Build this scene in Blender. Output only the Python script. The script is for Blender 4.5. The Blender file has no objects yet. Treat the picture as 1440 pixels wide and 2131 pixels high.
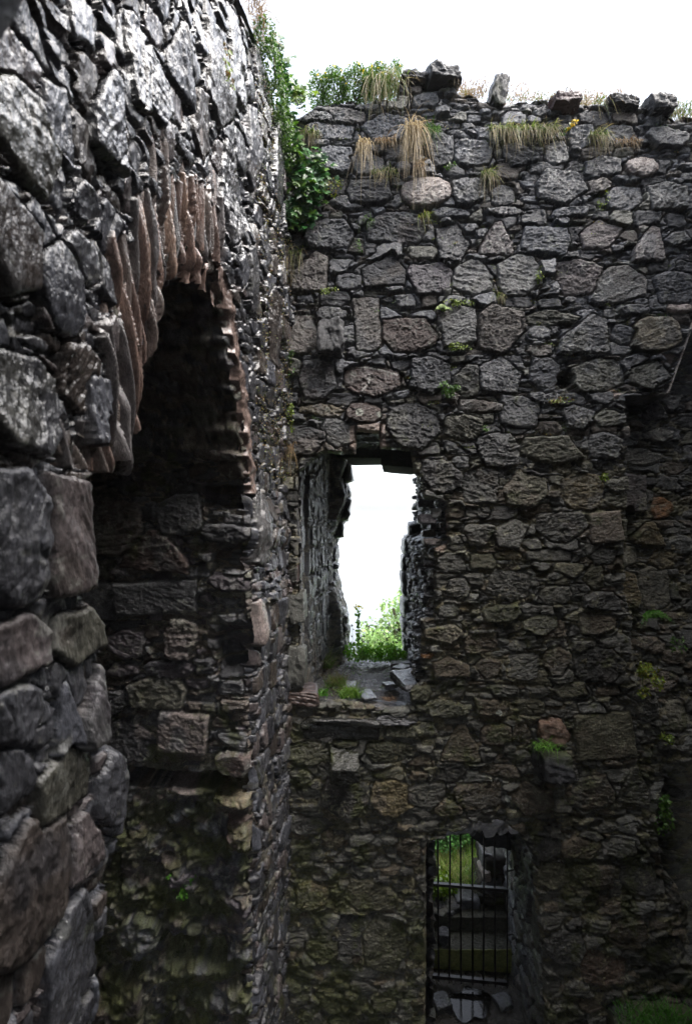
import bpy, bmesh, math, random
import numpy as np
from mathutils import Vector
scene = bpy.context.scene
R = math.radians
# ------------------------------------------------------------------ camera, sky, sun, exposure
EYE = 5.9                                  # eye height above the courtyard floor
cam_d = bpy.data.cameras.new('camera')
cam = bpy.data.objects.new('camera', cam_d); scene.collection.objects.link(cam)
cam.location = (0, 0, EYE); cam.rotation_euler = (R(90), 0, 0)
cam_d.sensor_fit = 'VERTICAL'; cam_d.sensor_height = 36; cam_d.sensor_width = 36
cam_d.lens = 18.25; cam_d.shift_y = 0.0082
cam_d.clip_start = 0.05; cam_d.clip_end = 3000
cam_d.dof.use_dof = True; cam_d.dof.focus_distance = 5.3; cam_d.dof.aperture_fstop = 1.8
scene.camera = cam
world = bpy.data.worlds.new('World'); scene.world = world; world.use_nodes = True
wn = world.node_tree; wn.nodes.clear()
sky = wn.nodes.new('ShaderNodeTexSky'); sky.sky_type = 'NISHITA'; sky.sun_disc = False
SUN_EL, SUN_ROT = R(62), R(112)
sky.sun_elevation = SUN_EL; sky.sun_rotation = SUN_ROT; sky.dust_density = 4.0; sky.air_density = 1.0
hsv = wn.nodes.new('ShaderNodeHueSaturation'); hsv.inputs['Saturation'].default_value = 0.45
bg = wn.nodes.new('ShaderNodeBackground'); bg.inputs['Strength'].default_value = 0.15
wo = wn.nodes.new('ShaderNodeOutputWorld')
wn.links.new(sky.outputs[0], hsv.inputs['Color']); wn.links.new(hsv.outputs[0], bg.inputs['Color']); wn.links.new(bg.outputs[0], wo.inputs['Surface'])
sl = bpy.data.lights.new('sun', 'SUN'); sl.energy = 1.0; sl.angle = R(60); sl.color = (1, .97, .93)
so = bpy.data.objects.new('sun', sl); scene.collection.objects.link(so)
_sd = Vector((math.sin(SUN_ROT) * math.cos(SUN_EL), math.cos(SUN_ROT) * math.cos(SUN_EL), math.sin(SUN_EL)))
so.rotation_euler = _sd.to_track_quat('Z', 'Y').to_euler(); so.location = (0, -4, 20)
scene.view_settings.view_transform = 'Standard'; scene.view_settings.look = 'None'
scene.view_settings.exposure = 2.15; scene.view_settings.gamma = 1
scene.cycles.max_bounces = 7; scene.cycles.diffuse_bounces = 4; scene.cycles.glossy_bounces = 3
scene.cycles.transmission_bounces = 3; scene.cycles.volume_bounces = 2; scene.cycles.transparent_max_bounces = 6
scene.cycles.use_denoising = True

# ------------------------------------------------------------------ scene helpers
def link(o, parent=None):
    scene.collection.objects.link(o)
    if parent is not None: o.parent = parent
    return o
def tag(o, label=None, cat=None, group=None, kind=None):
    if label: o['label'] = label
    if cat: o['category'] = cat
    if group: o['group'] = group
    if kind: o['kind'] = kind
    return o
def empty(name, loc, label, cat, group=None):
    o = bpy.data.objects.new(name, None); o.empty_display_size = .1
    link(o); o.location = loc
    return tag(o, label, cat, group)

def make_mesh(name, V, F, mat, C=None, W=None, parent=None, smooth=True):
    """V (n,3) world coordinates, F (m,k) ints or list of such arrays"""
    V = np.asarray(V, dtype=np.float64)
    Fs = F if isinstance(F, list) else [F]
    Fs = [np.asarray(f, dtype=np.int64) for f in Fs if len(f)]
    if parent is not None: V = V - np.array(parent.location)[None]
    origin = V.min(0) * .5 + V.max(0) * .5; origin[2] = V[:, 2].min()
    V = V - origin
    me = bpy.data.meshes.new(name)
    nl = sum(f.size for f in Fs); nf = sum(len(f) for f in Fs)
    me.vertices.add(len(V)); me.vertices.foreach_set('co', V.astype(np.float32).ravel())
    me.loops.add(nl); me.loops.foreach_set('vertex_index', np.concatenate([f.ravel() for f in Fs]).astype(np.int32))
    tot = np.concatenate([np.full(len(f), f.shape[1]) for f in Fs]).astype(np.int32)
    st = np.concatenate([[0], np.cumsum(tot)[:-1]]).astype(np.int32)
    me.polygons.add(nf); me.polygons.foreach_set('loop_start', st); me.polygons.foreach_set('loop_total', tot)
    me.polygons.foreach_set('use_smooth', np.full(nf, smooth))
    if C is not None:
        a = me.color_attributes.new('Col', 'FLOAT_COLOR', 'POINT')
        C = np.asarray(C, dtype=np.float32)
        if C.ndim == 1: C = np.tile(C, (len(V), 1))
        a.data.foreach_set('color', np.concatenate([C[:, :3], np.ones((len(V), 1), np.float32)], 1).ravel())
    if W is not None:
        a = me.attributes.new('wet', 'FLOAT', 'POINT')
        a.data.foreach_set('value', np.broadcast_to(np.asarray(W, np.float32), (len(V),)).copy().ravel())
    me.update(calc_edges=True); me.validate()
    me.materials.append(mat)
    o = bpy.data.objects.new(name, me); link(o, parent); o.location = origin
    return o

# ------------------------------------------------------------------ numpy noise
_tab = np.random.RandomState(7).rand(256, 256)
def vnoise(x, y, seed=0):
    x = x + seed * 17.31; y = y + seed * 9.77
    xi = np.floor(x).astype(np.int64); yi = np.floor(y).astype(np.int64)
    fx = x - xi; fy = y - yi
    fx = fx * fx * fx * (fx * (fx * 6 - 15) + 10); fy = fy * fy * fy * (fy * (fy * 6 - 15) + 10)
    x0 = xi & 255; x1 = (xi + 1) & 255; y0 = yi & 255; y1 = (yi + 1) & 255
    a = _tab[x0, y0]; b = _tab[x1, y0]; c = _tab[x0, y1]; d = _tab[x1, y1]
    return (a + (b - a) * fx) * (1 - fy) + (c + (d - c) * fx) * fy
def fbm(x, y, o=4, seed=0, gain=.5):
    s = 0; a = 1; t = 0
    for k in range(o):
        s = s + a * vnoise(x * 2 ** k, y * 2 ** k, seed + k * 3); t += a; a *= gain
    return s / t * 2 - 1
def ridged(x, y, o=4, seed=0, gain=.5):
    s = 0; a = 1; t = 0
    for k in range(o):
        s = s + a * (1 - np.abs(vnoise(x * 2 ** k, y * 2 ** k, seed + k * 5) * 2 - 1)); t += a; a *= gain
    return s / t
def hsh(i, j, k):
    h = (i * 374761393 + j * 668265263 + k * 1442695041) & 0xffffffff
    h = ((h ^ (h >> 13)) * 1274126177) & 0xffffffff
    return ((h ^ (h >> 16)) & 0xffff) / 65535.0
def sst(x, a, b):
    t = np.clip((x - a) / (b - a), 0, 1); return t * t * (3 - 2 * t)
def voro(u, v, cu, cv, seed, ju=.85, jv=.5):
    """cells of about cu x cv; returns edge distance (m) and the nearest cell's indices"""
    a = u / cu; b = v / cv
    ai = np.floor(a).astype(np.int64); bi = np.floor(b).astype(np.int64)
    F1 = np.full(a.shape, 9.); F2 = np.full(a.shape, 9.); I = np.zeros(a.shape, np.int64); J = I.copy()
    for di in (-1, 0, 1):
        for dj in (-1, 0, 1):
            ci = ai + di; cj = bi + dj
            px = ci + .5 + (hsh(ci, cj, seed) - .5) * ju + (cj & 1) * .37
            py = cj + .5 + (hsh(ci, cj, seed + 1) - .5) * jv
            dx = np.abs(a - px); dy = np.abs(b - py)
            d = (dx ** 5 + dy ** 5) ** .2
            n = d < F1
            F2 = np.where(n, F1, np.minimum(F2, d)); I = np.where(n, ci, I); J = np.where(n, cj, J); F1 = np.where(n, d, F1)
    return (F2 - F1) * .5 * min(cu, cv) * 1.2, I, J

PAL = dict(g=(.115, .116, .122), l=(.21, .205, .195), p=(.20, .155, .14), b=(.125, .095, .072), y=(.20, .155, .075), d=(.062, .062, .068),
           o=(.13, .125, .085), v=(.11, .09, .105), w=(.40, .33, .29), r=(.12, .07, .055), m=(.085, .09, .05), s=(.145, .15, .165), O=(.26, .13, .06))
for _k in PAL:
    _c = np.array(PAL[_k]); _f = .0 if _k in 'wOlsgd' else .35
    PAL[_k] = tuple((_c * (1 - _f) + _c.mean() * _f) * (.85 if _k in 'wO' else .74))
def poly_for(cx, cy, w, h, kind, rs, rot=None):
    if kind == 't':   ang = [(-.5, -.5), (.5, -.48), (.46, -.15), (.08, .5), (-.12, .46), (-.5, -.2)]
    elif kind == 'T': ang = [(.5, -.5), (-.5, -.48), (-.46, -.1), (.15, .5), (.45, .42)]
    elif kind == 's': ang = [(-.5, -.5), (0, -.51), (.5, -.49), (.49, .48), (0, .5), (-.49, .5)]
    else:
        n = rs.randint(5, 9) if kind != 'o' else 14; e = 4.5 if kind != 'o' else 2.1
        th = (np.arange(n) + rs.uniform(-.28, .28, n) * (kind != 'o')) / n * 2 * np.pi + rs.rand()
        r = (np.abs(np.cos(th)) ** e + np.abs(np.sin(th)) ** e) ** (-1 / e) * .54
        ang = np.stack([r * np.cos(th), r * np.sin(th)], 1)
    P = np.array(ang, float)
    if kind != 'o': P = P * (1 + rs.uniform(-.07, .07, P.shape))
    a = rs.uniform(-.09, .09) if rot is None else rot
    P = P * [w, h]; c, s = math.cos(a), math.sin(a)
    P = P @ np.array([[c, s], [-s, c]])
    return P + [cx, cy]
def sdf_poly(U, V, P, k=.006):
    """inward distance of a convex polygon (counter-clockwise), corners slightly rounded"""
    c = P.mean(0); s = None; E = []
    for i in range(len(P)):
        a = P[i]; b = P[(i + 1) % len(P)]; t = b - a; L = np.hypot(*t)
        if L < 1e-6: continue
        n = np.array([-t[1], t[0]]) / L
        if np.dot(c - a, n) < 0: n = -n
        E.append((U - a[0]) * n[0] + (V - a[1]) * n[1])
    m = np.minimum.reduce(E)
    return m - k * np.log(sum(np.exp(-(e - m) / k) for e in E))
def sdf_any(U, V, P):
    """signed distance to any simple polygon; negative inside"""
    P = np.asarray(P, float); d = np.full(U.shape, 1e9); ins = np.zeros(U.shape, bool)
    for i in range(len(P)):
        a = P[i]; b = P[(i + 1) % len(P)]; t = b - a
        q = np.clip(((U - a[0]) * t[0] + (V - a[1]) * t[1]) / (t @ t + 1e-12), 0, 1)
        d = np.minimum(d, np.hypot(U - a[0] - q * t[0], V - a[1] - q * t[1]))
        c = (a[1] > V) != (b[1] > V)
        with np.errstate(divide='ignore', invalid='ignore'):
            x = (b[0] - a[0]) * (V - a[1]) / (b[1] - a[1] + 1e-12) + a[0]
        ins ^= c & (U < x)
    return np.where(ins, -d, d)

def face_relief(u, v, seed, amp=1.):
    """broken rock face: creased facets, foliation lines, grain"""
    a = u + .05 * fbm(u * 3, v * 3, 2, seed + 9); b = v + .04 * fbm(u * 4 + 7, v * 3, 2, seed + 8)
    f = (ridged(a * 5.5, b * 8, 5, seed, .6) - .6) * .030
    f = f + (ridged(a * 15, b * 42, 2, seed + 40, .6) - .55) * .013
    f = f - np.maximum(0, ridged(u * 3.3 + v * 2, v * 6 - u, 2, seed + 77) - .86) * .14
    return f * amp

def rubble(u, v, stones=(), seed=1, mort=None, moss=None, med=(.34, .22), p_med=.55, sliver=(.19, .042), pal='gggsdobg', depth=1., tone=None, mcol=(.135, .125, .095), orient=0):
    """u, v: 1-D ascending coordinates in metres. Returns relief H, albedo C, wetness W on the (v, u) grid."""
    U, V = np.meshgrid(u, v)
    mort = np.zeros_like(U) + (.3 if mort is None else mort); moss = np.zeros_like(U) + (0 if moss is None else moss)
    wu = U + .035 * fbm(U * 4, V * 4, 3, seed + 1); wv = V + .022 * fbm(U * 3 + 9, V * 5, 3, seed + 2)
    g1 = fbm(U * 55, V * 90, 2, seed + 3); g2 = fbm(U * 18, V * 26, 3, seed + 5)
    if orient: g1 = fbm(U * 42, V * 15, 2, seed + 3); g2 = fbm(U * 17, V * 9, 3, seed + 5)
    base = -.045 + .022 * g2 + .009 * g1 + .035 * (mort - .3)
    H = base.copy(); mc = np.array(mcol)
    C = mc[None, None] * (1 + .35 * g2 + .25 * g1)[..., None]
    W = .35 + 0 * U
    P = [np.array(PAL[c]) for c in pal]
    PA = np.array(P)
    # slivers of slate in the joints
    d, I, J = voro(wu, wv, sliver[0], sliver[1], seed + 10, .9, .45)
    r = hsh(I, J, seed + 11); r2 = hsh(I, J, seed + 12)
    hs = -.034 + .052 * r + (.10 * (r2 - .5)) * (V - (J + .5) * sliver[1])
    hs = hs + sst(d, .0, .010) * .028 - .02 + .005 * g1 + .006 * g2
    ok = (d > .0015) & (hs > H)
    cs = PA[(r2 * 997).astype(int) % len(P)] * (.8 + .5 * hsh(I, J, seed + 13))[..., None]
    H = np.where(ok, hs, H); C = np.where(ok[..., None], cs, C); W = np.where(ok, .5, W)
    # small stones
    d, I, J = voro(wu + .01 * g2, wv, .15, .075, seed + 50, .8, .6)
    r = hsh(I, J, seed + 51); r2 = hsh(I, J, seed + 52)
    hs = -.022 + .05 * r2 + .022 * np.sqrt(np.clip(d / .014, 0, 1)) + .008 * g2 + .004 * g1
    ok = (r < .5) & (d > .002) & (hs > H - .02)
    H = np.where(ok, hs, H); C = np.where(ok[..., None], PA[(r2 * 983).astype(int) % len(P)] * (.75 + .6 * hsh(I, J, seed + 53))[..., None] * (1 + .25 * g2)[..., None], C); W = np.where(ok, .5, W)
    # middling stones
    rel = face_relief(wu, wv, seed + 20) if not orient else face_relief(wv * .7, wu * .8, seed + 20)
    d, I, J = voro(wu + .02 * g2, wv + .01 * g2, med[0], med[1], seed + 30, .75, .6)
    r = hsh(I, J, seed + 31); r2 = hsh(I, J, seed + 32); r3 = hsh(I, J, seed + 33)
    d = d - .004 - .03 * hsh(I, J, seed + 34) + .005 * g2
    on = (r < p_med) & (d > 0)
    q = 1 - (1 - np.clip(d / .022, 0, 1)) ** 2
    hm = -.02 + .03 * r3 + .03 * np.sqrt(np.maximum(q, 0)) + rel * (.6 + .6 * r2) + (r2 - .5) * .2 * (wv - (J + .5) * med[1]) + (r3 - .5) * .12 * (wu - (I + .5) * med[0])
    cm = PA[(r2 * 991).astype(int) % len(P)] * (.8 + .45 * r3)[..., None]
    near = (r < p_med) & (d > -.008) & (d <= 0)
    H = np.where(near, np.minimum(H, base + .012), H)
    H = np.where(on, np.maximum(hm, base - .01), H); C = np.where(on[..., None], cm, C); W = np.where(on, .45 + .4 * (r3 - .5), W)
    # the stones placed one by one
    for k, s in enumerate(stones):
        cx, cy, w, h, col = s[:5]; kind = s[5] if len(s) > 5 else ''; prot = s[6] if len(s) > 6 else 0.
        rs = np.random.RandomState(1000 + k + seed)
        Pg = poly_for(cx, cy, w, h, kind, rs)
        i0, i1 = np.searchsorted(u, [Pg[:, 0].min() - .05, Pg[:, 0].max() + .05]); j0, j1 = np.searchsorted(v, [Pg[:, 1].min() - .05, Pg[:, 1].max() + .05])
        if i1 - i0 < 2 or j1 - j0 < 2: continue
        sl = (slice(j0, j1), slice(i0, i1)); uu, vv = U[sl], V[sl]
        ed = .014 * fbm(uu * 9, vv * 9, 4, k) + .008 * g2[sl]
        sd = sdf_poly(uu, vv, Pg, .012 if kind == 'o' else .005) + ed
        rad = min(.028, .25 * min(w, h)) if kind != 'o' else .45 * min(w, h)
        a = rs.uniform(-.5, .5); ca, sa = math.cos(a), math.sin(a)
        ru, rv = uu * ca + vv * sa, vv * ca - uu * sa
        if orient: ru, rv = rv * .7, ru * .8
        fr = face_relief(ru * (1 + rs.rand()), rv * (1 + rs.rand() * 1.2), seed + 60 + k, rs.uniform(.55, 1.25))
        if kind == 'r': fr = fr + .014 * np.abs(((rv * 22 + .8 * fbm(ru * 4, rv * 4, 2, k)) % 1) - .5)
        q = np.sqrt(np.maximum(0, 1 - (1 - np.clip(sd / rad, 0, 1)) ** 2))
        hh = .0 + prot * depth + .034 * q + fr * (.5 if kind in 'os' and kind else 1) + (uu - cx) * rs.uniform(-.1, .1) + (vv - cy) * rs.uniform(-.16, .06) + .003 * g1[sl]
        ins = sd > 0; ring = (sd <= 0) & (sd > (-.006 if orient else -.010))
        Hs = H[sl]; Hs = np.where(ring, np.minimum(Hs, base[sl] + .012 + .012 * g2[sl] + .02 * (mort[sl] - .3)), Hs)
        H[sl] = np.where(ins, np.maximum(hh, base[sl] - .01), Hs)
        cc = np.array(PAL[col]) * rs.uniform(.85, 1.15)
        cvar = 1 + .22 * fbm(ru * 7, rv * 12, 3, k + 5) + .2 * fbm(ru * 40, rv * 60, 2, k + 6)
        second = np.array(PAL['gbolspvd'[rs.randint(8)]]); mixm = sst(fbm(uu * 5 + k, vv * 5, 3, k + 9), .05, .5)[..., None] * .6
        cst = (cc * (1 - mixm) + second * mixm) * cvar[..., None]
        C[sl] = np.where(ins[..., None], cst, C[sl])
        W[sl] = np.where(ins, .45 + rs.uniform(-.2, .25), W[sl])
    # mortar slobbered over joints and stone edges
    slob = sst(fbm(U * 6, V * 9, 4, seed + 70) + mort * 1.1, .62, 1.05)
    Hm = base + .035 + .02 * fbm(U * 26, V * 26, 3, seed + 72)
    cov = (slob > .02) & (Hm * slob + (1 - slob) * -.08 > H)
    H = np.where(cov, Hm * slob + (1 - slob) * -.08, H); C = np.where(cov[..., None], mc * (1 + .3 * g2 + .3 * g1)[..., None], C); W = np.where(cov, .3, W)
    H = H + .0035 * g1
    # lichen and moss growth; the dark moss tone also deepens shade low down
    lf = fbm(U * 30, V * 30, 3, seed + 80) * .6 + fbm(U * 6, V * 6, 3, seed + 81) * .6
    L = sst(lf, .34, .5)[..., None]; C = C * (1 - .5 * L) + np.array((.26, .26, .22)) * .5 * L
    mf = fbm(U * 5, V * 4, 4, seed + 90) + .35 * g2 + moss * 1.3 - .75
    M = sst(mf, .0, .45)[..., None] * .75; C = C * (1 - M) + np.array((.052, .062, .018)) * M
    C = np.clip(C * (.86 + .4 * vnoise(U * 130, V * 150, seed + 4))[..., None], .008, .8)
    if tone is not None: C = C * tone[..., None]
    return U, V, H * depth, C, W

def grid_patch(name, Pts, C, W, mask, mat, parent=None):
    """Pts (nv,nu,3); mask per vertex: True keeps it"""
    nv, nu = mask.shape
    fm = mask[:-1, :-1] & mask[1:, :-1] & mask[:-1, 1:] & mask[1:, 1:]
    idx = np.arange(nv * nu).reshape(nv, nu)
    F = np.stack([idx[:-1, :-1][fm], idx[:-1, 1:][fm], idx[1:, 1:][fm], idx[1:, :-1][fm]], 1)
    used = np.unique(F); remap = np.full(nv * nu, -1); remap[used] = np.arange(len(used))
    return make_mesh(name, Pts.reshape(-1, 3)[used], remap[F], mat, C.reshape(-1, 3)[used], W.reshape(-1)[used], parent)

# ------------------------------------------------------------------ materials
def new_mat(name):
    m = bpy.data.materials.new(name); m.use_nodes = True; nt = m.node_tree; nt.nodes.clear()
    out = nt.nodes.new('ShaderNodeOutputMaterial'); b = nt.nodes.new('ShaderNodeBsdfPrincipled')
    nt.links.new(b.outputs[0], out.inputs['Surface'])
    return m, nt, b
def node(nt, t, **kw):
    n = nt.nodes.new(t)
    for k, v in kw.items():
        if k in n.inputs: n.inputs[k].default_value = v
        else: setattr(n, k, v)
    return n
def stone_material(name, bump=.8, rlo=.6, rhi=.2, scale=1., zs=1.7, bd=.024, cr=.16):
    m, nt, b = new_mat(name); L = nt.links.new
    at = node(nt, 'ShaderNodeAttribute', attribute_name='Col'); wt = node(nt, 'ShaderNodeAttribute', attribute_name='wet')
    tc = node(nt, 'ShaderNodeTexCoord'); mp = node(nt, 'ShaderNodeMapping'); mp.inputs['Scale'].default_value = (1, 1, zs)
    L(tc.outputs['Object'], mp.inputs['Vector'])
    n1 = node(nt, 'ShaderNodeTexNoise', Scale=70 * scale, Detail=5.0, Roughness=.65); L(mp.outputs[0], n1.inputs['Vector'])
    n2 = node(nt, 'ShaderNodeTexNoise', Scale=13 * scale, Detail=4.0, Roughness=.6); L(mp.outputs[0], n2.inputs['Vector'])
    n3 = node(nt, 'ShaderNodeTexVoronoi', Scale=160 * scale); L(mp.outputs[0], n3.inputs['Vector'])
    mr = node(nt, 'ShaderNodeMapRange'); mr.inputs['From Min'].default_value = .3; mr.inputs['From Max'].default_value = .7; mr.inputs['To Min'].default_value = .5; mr.inputs['To Max'].default_value = 1.5
    L(n1.outputs['Fac'], mr.inputs['Value'])
    mr2 = node(nt, 'ShaderNodeMapRange'); mr2.inputs['From Min'].default_value = .3; mr2.inputs['From Max'].default_value = .7; mr2.inputs['To Min'].default_value = .7; mr2.inputs['To Max'].default_value = 1.3
    L(n2.outputs['Fac'], mr2.inputs['Value'])
    mu = node(nt, 'ShaderNodeMath', operation='MULTIPLY'); L(mr.outputs[0], mu.inputs[0]); L(mr2.outputs[0], mu.inputs[1])
    vm = node(nt, 'ShaderNodeVectorMath', operation='SCALE'); L(at.outputs['Color'], vm.inputs[0]); L(mu.outputs[0], vm.inputs['Scale'])
    L(vm.outputs[0], b.inputs['Base Color'])
    # wetness: patches of water film
    ad = node(nt, 'ShaderNodeMath', operation='ADD'); L(wt.outputs['Fac'], ad.inputs[0]); L(n2.outputs['Fac'], ad.inputs[1])
    rr = node(nt, 'ShaderNodeMapRange'); rr.inputs['From Min'].default_value = .75; rr.inputs['From Max'].default_value = 1.2; rr.inputs['To Min'].default_value = rlo; rr.inputs['To Max'].default_value = rhi
    L(ad.outputs[0], rr.inputs['Value']); L(rr.outputs[0], b.inputs['Roughness'])
    b.inputs['Specular IOR Level'].default_value = .5
    hsum = node(nt, 'ShaderNodeMath', operation='ADD'); L(n1.outputs['Fac'], hsum.inputs[0])
    h3 = node(nt, 'ShaderNodeMath', operation='MULTIPLY'); h3.inputs[1].default_value = .35; L(n3.outputs['Distance'], h3.inputs[0]); L(h3.outputs[0], hsum.inputs[1])
    bp = node(nt, 'ShaderNodeBump', Strength=bump, Distance=bd / scale); L(hsum.outputs[0], bp.inputs['Height']); L(bp.outputs[0], b.inputs['Normal'])
    # film of rain water over the stone
    cw = node(nt, 'ShaderNodeMapRange'); cw.inputs['From Min'].default_value = .8; cw.inputs['From Max'].default_value = 1.15; cw.inputs['To Min'].default_value = .0; cw.inputs['To Max'].default_value = .9
    L(ad.outputs[0], cw.inputs['Value']); L(cw.outputs[0], b.inputs['Coat Weight']); b.inputs['Coat Roughness'].default_value = cr; b.inputs['Coat IOR'].default_value = 1.4; L(bp.outputs[0], b.inputs['Coat Normal'])
    return m
M_STONE = stone_material('wet_schist_masonry', .8, .58, .2, 1., 1.7, .017)
M_SHEEN = stone_material('rain_washed_masonry', .6, .42, .12, 1., .45, .009, .10)
M_DULL = stone_material('dull_stone', .6, .9, .8); M_DULL.node_tree.nodes['Principled BSDF'].inputs['Specular IOR Level'].default_value = .08  # reflection cut so that shaded undersides and the pier stay dark
M_SLICK = stone_material('rain_slick_slab', .35, .35, .08, .6)
def leaf_material(name, rough=.45, trans=.35):
    m, nt, b = new_mat(name); L = nt.links.new
    at = node(nt, 'ShaderNodeAttribute', attribute_name='Col'); L(at.outputs['Color'], b.inputs['Base Color'])
    b.inputs['Roughness'].default_value = rough; b.inputs['Specular IOR Level'].default_value = .5
    tr = node(nt, 'ShaderNodeBsdfTranslucent'); mx = node(nt, 'ShaderNodeMixShader', Fac=trans)
    hs = node(nt, 'ShaderNodeHueSaturation', Value=1.6, Saturation=1.1); L(at.outputs['Color'], hs.inputs['Color']); L(hs.outputs[0], tr.inputs['Color'])
    L(b.outputs[0], mx.inputs[1]); L(tr.outputs[0], mx.inputs[2]); L(mx.outputs[0], nt.nodes['Material Output'].inputs['Surface'])
    return m
M_LEAF = leaf_material('broad_leaf', .38, .3); M_GRASS = leaf_material('grass_blade', .55, .35); M_IVY = leaf_material('ivy_leaf', .3, .2)
M_IRON, nt, b = new_mat('rusty_black_iron')
n = node(nt, 'ShaderNodeTexNoise', Scale=60., Detail=5.0); cr = node(nt, 'ShaderNodeValToRGB')
cr.color_ramp.elements[0].color = (.010, .009, .009, 1); cr.color_ramp.elements[1].color = (.045, .028, .02, 1); cr.color_ramp.elements[0].position = .45
nt.links.new(n.outputs['Fac'], cr.inputs[0]); nt.links.new(cr.outputs[0], b.inputs['Base Color'])
b.inputs['Roughness'].default_value = .38; bp = node(nt, 'ShaderNodeBump', Strength=.3, Distance=.002); nt.links.new(n.outputs['Fac'], bp.inputs['Height']); nt.links.new(bp.outputs[0], b.inputs['Normal'])
M_WATER, nt, b = new_mat('puddle_water')
b.inputs['Base Color'].default_value = (.012, .011, .009, 1); b.inputs['Roughness'].default_value = .03; b.inputs['IOR'].default_value = 1.33
n = node(nt, 'ShaderNodeTexNoise', Scale=25., Detail=2.0); bp = node(nt, 'ShaderNodeBump', Strength=.08, Distance=.01); nt.links.new(n.outputs['Fac'], bp.inputs['Height']); nt.links.new(bp.outputs[0], b.inputs['Normal'])
M_TERRAIN, nt, b = new_mat('rough_pasture')
n = node(nt, 'ShaderNodeTexNoise', Scale=.35, Detail=8.0); cr = node(nt, 'ShaderNodeValToRGB')
cr.color_ramp.elements[0].color = (.05, .09, .025, 1); cr.color_ramp.elements[1].color = (.12, .16, .05, 1); cr.color_ramp.elements[0].position = .35; cr.color_ramp.elements[1].position = .65
tc = node(nt, 'ShaderNodeTexCoord'); nt.links.new(tc.outputs['Object'], n.inputs['Vector']); nt.links.new(n.outputs['Fac'], cr.inputs[0]); nt.links.new(cr.outputs[0], b.inputs['Base Color']); b.inputs['Roughness'].default_value = .85

# ------------------------------------------------------------------ photo pixel -> place on a plane
BY = 5.4                                             # depth of the end wall's face
def bx(x): return (x - 720) / 1095 * BY
def bh(y): return (1083 - y) / 1095 * BY            # height relative to the eye
def at(x, y, Y): return np.array(((x - 720) / 1095 * Y, Y, EYE + (1083 - y) / 1095 * Y))
def bpoly(pts): return [(bx(x), bh(y)) for x, y in pts]
S = BY / 1095.

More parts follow.
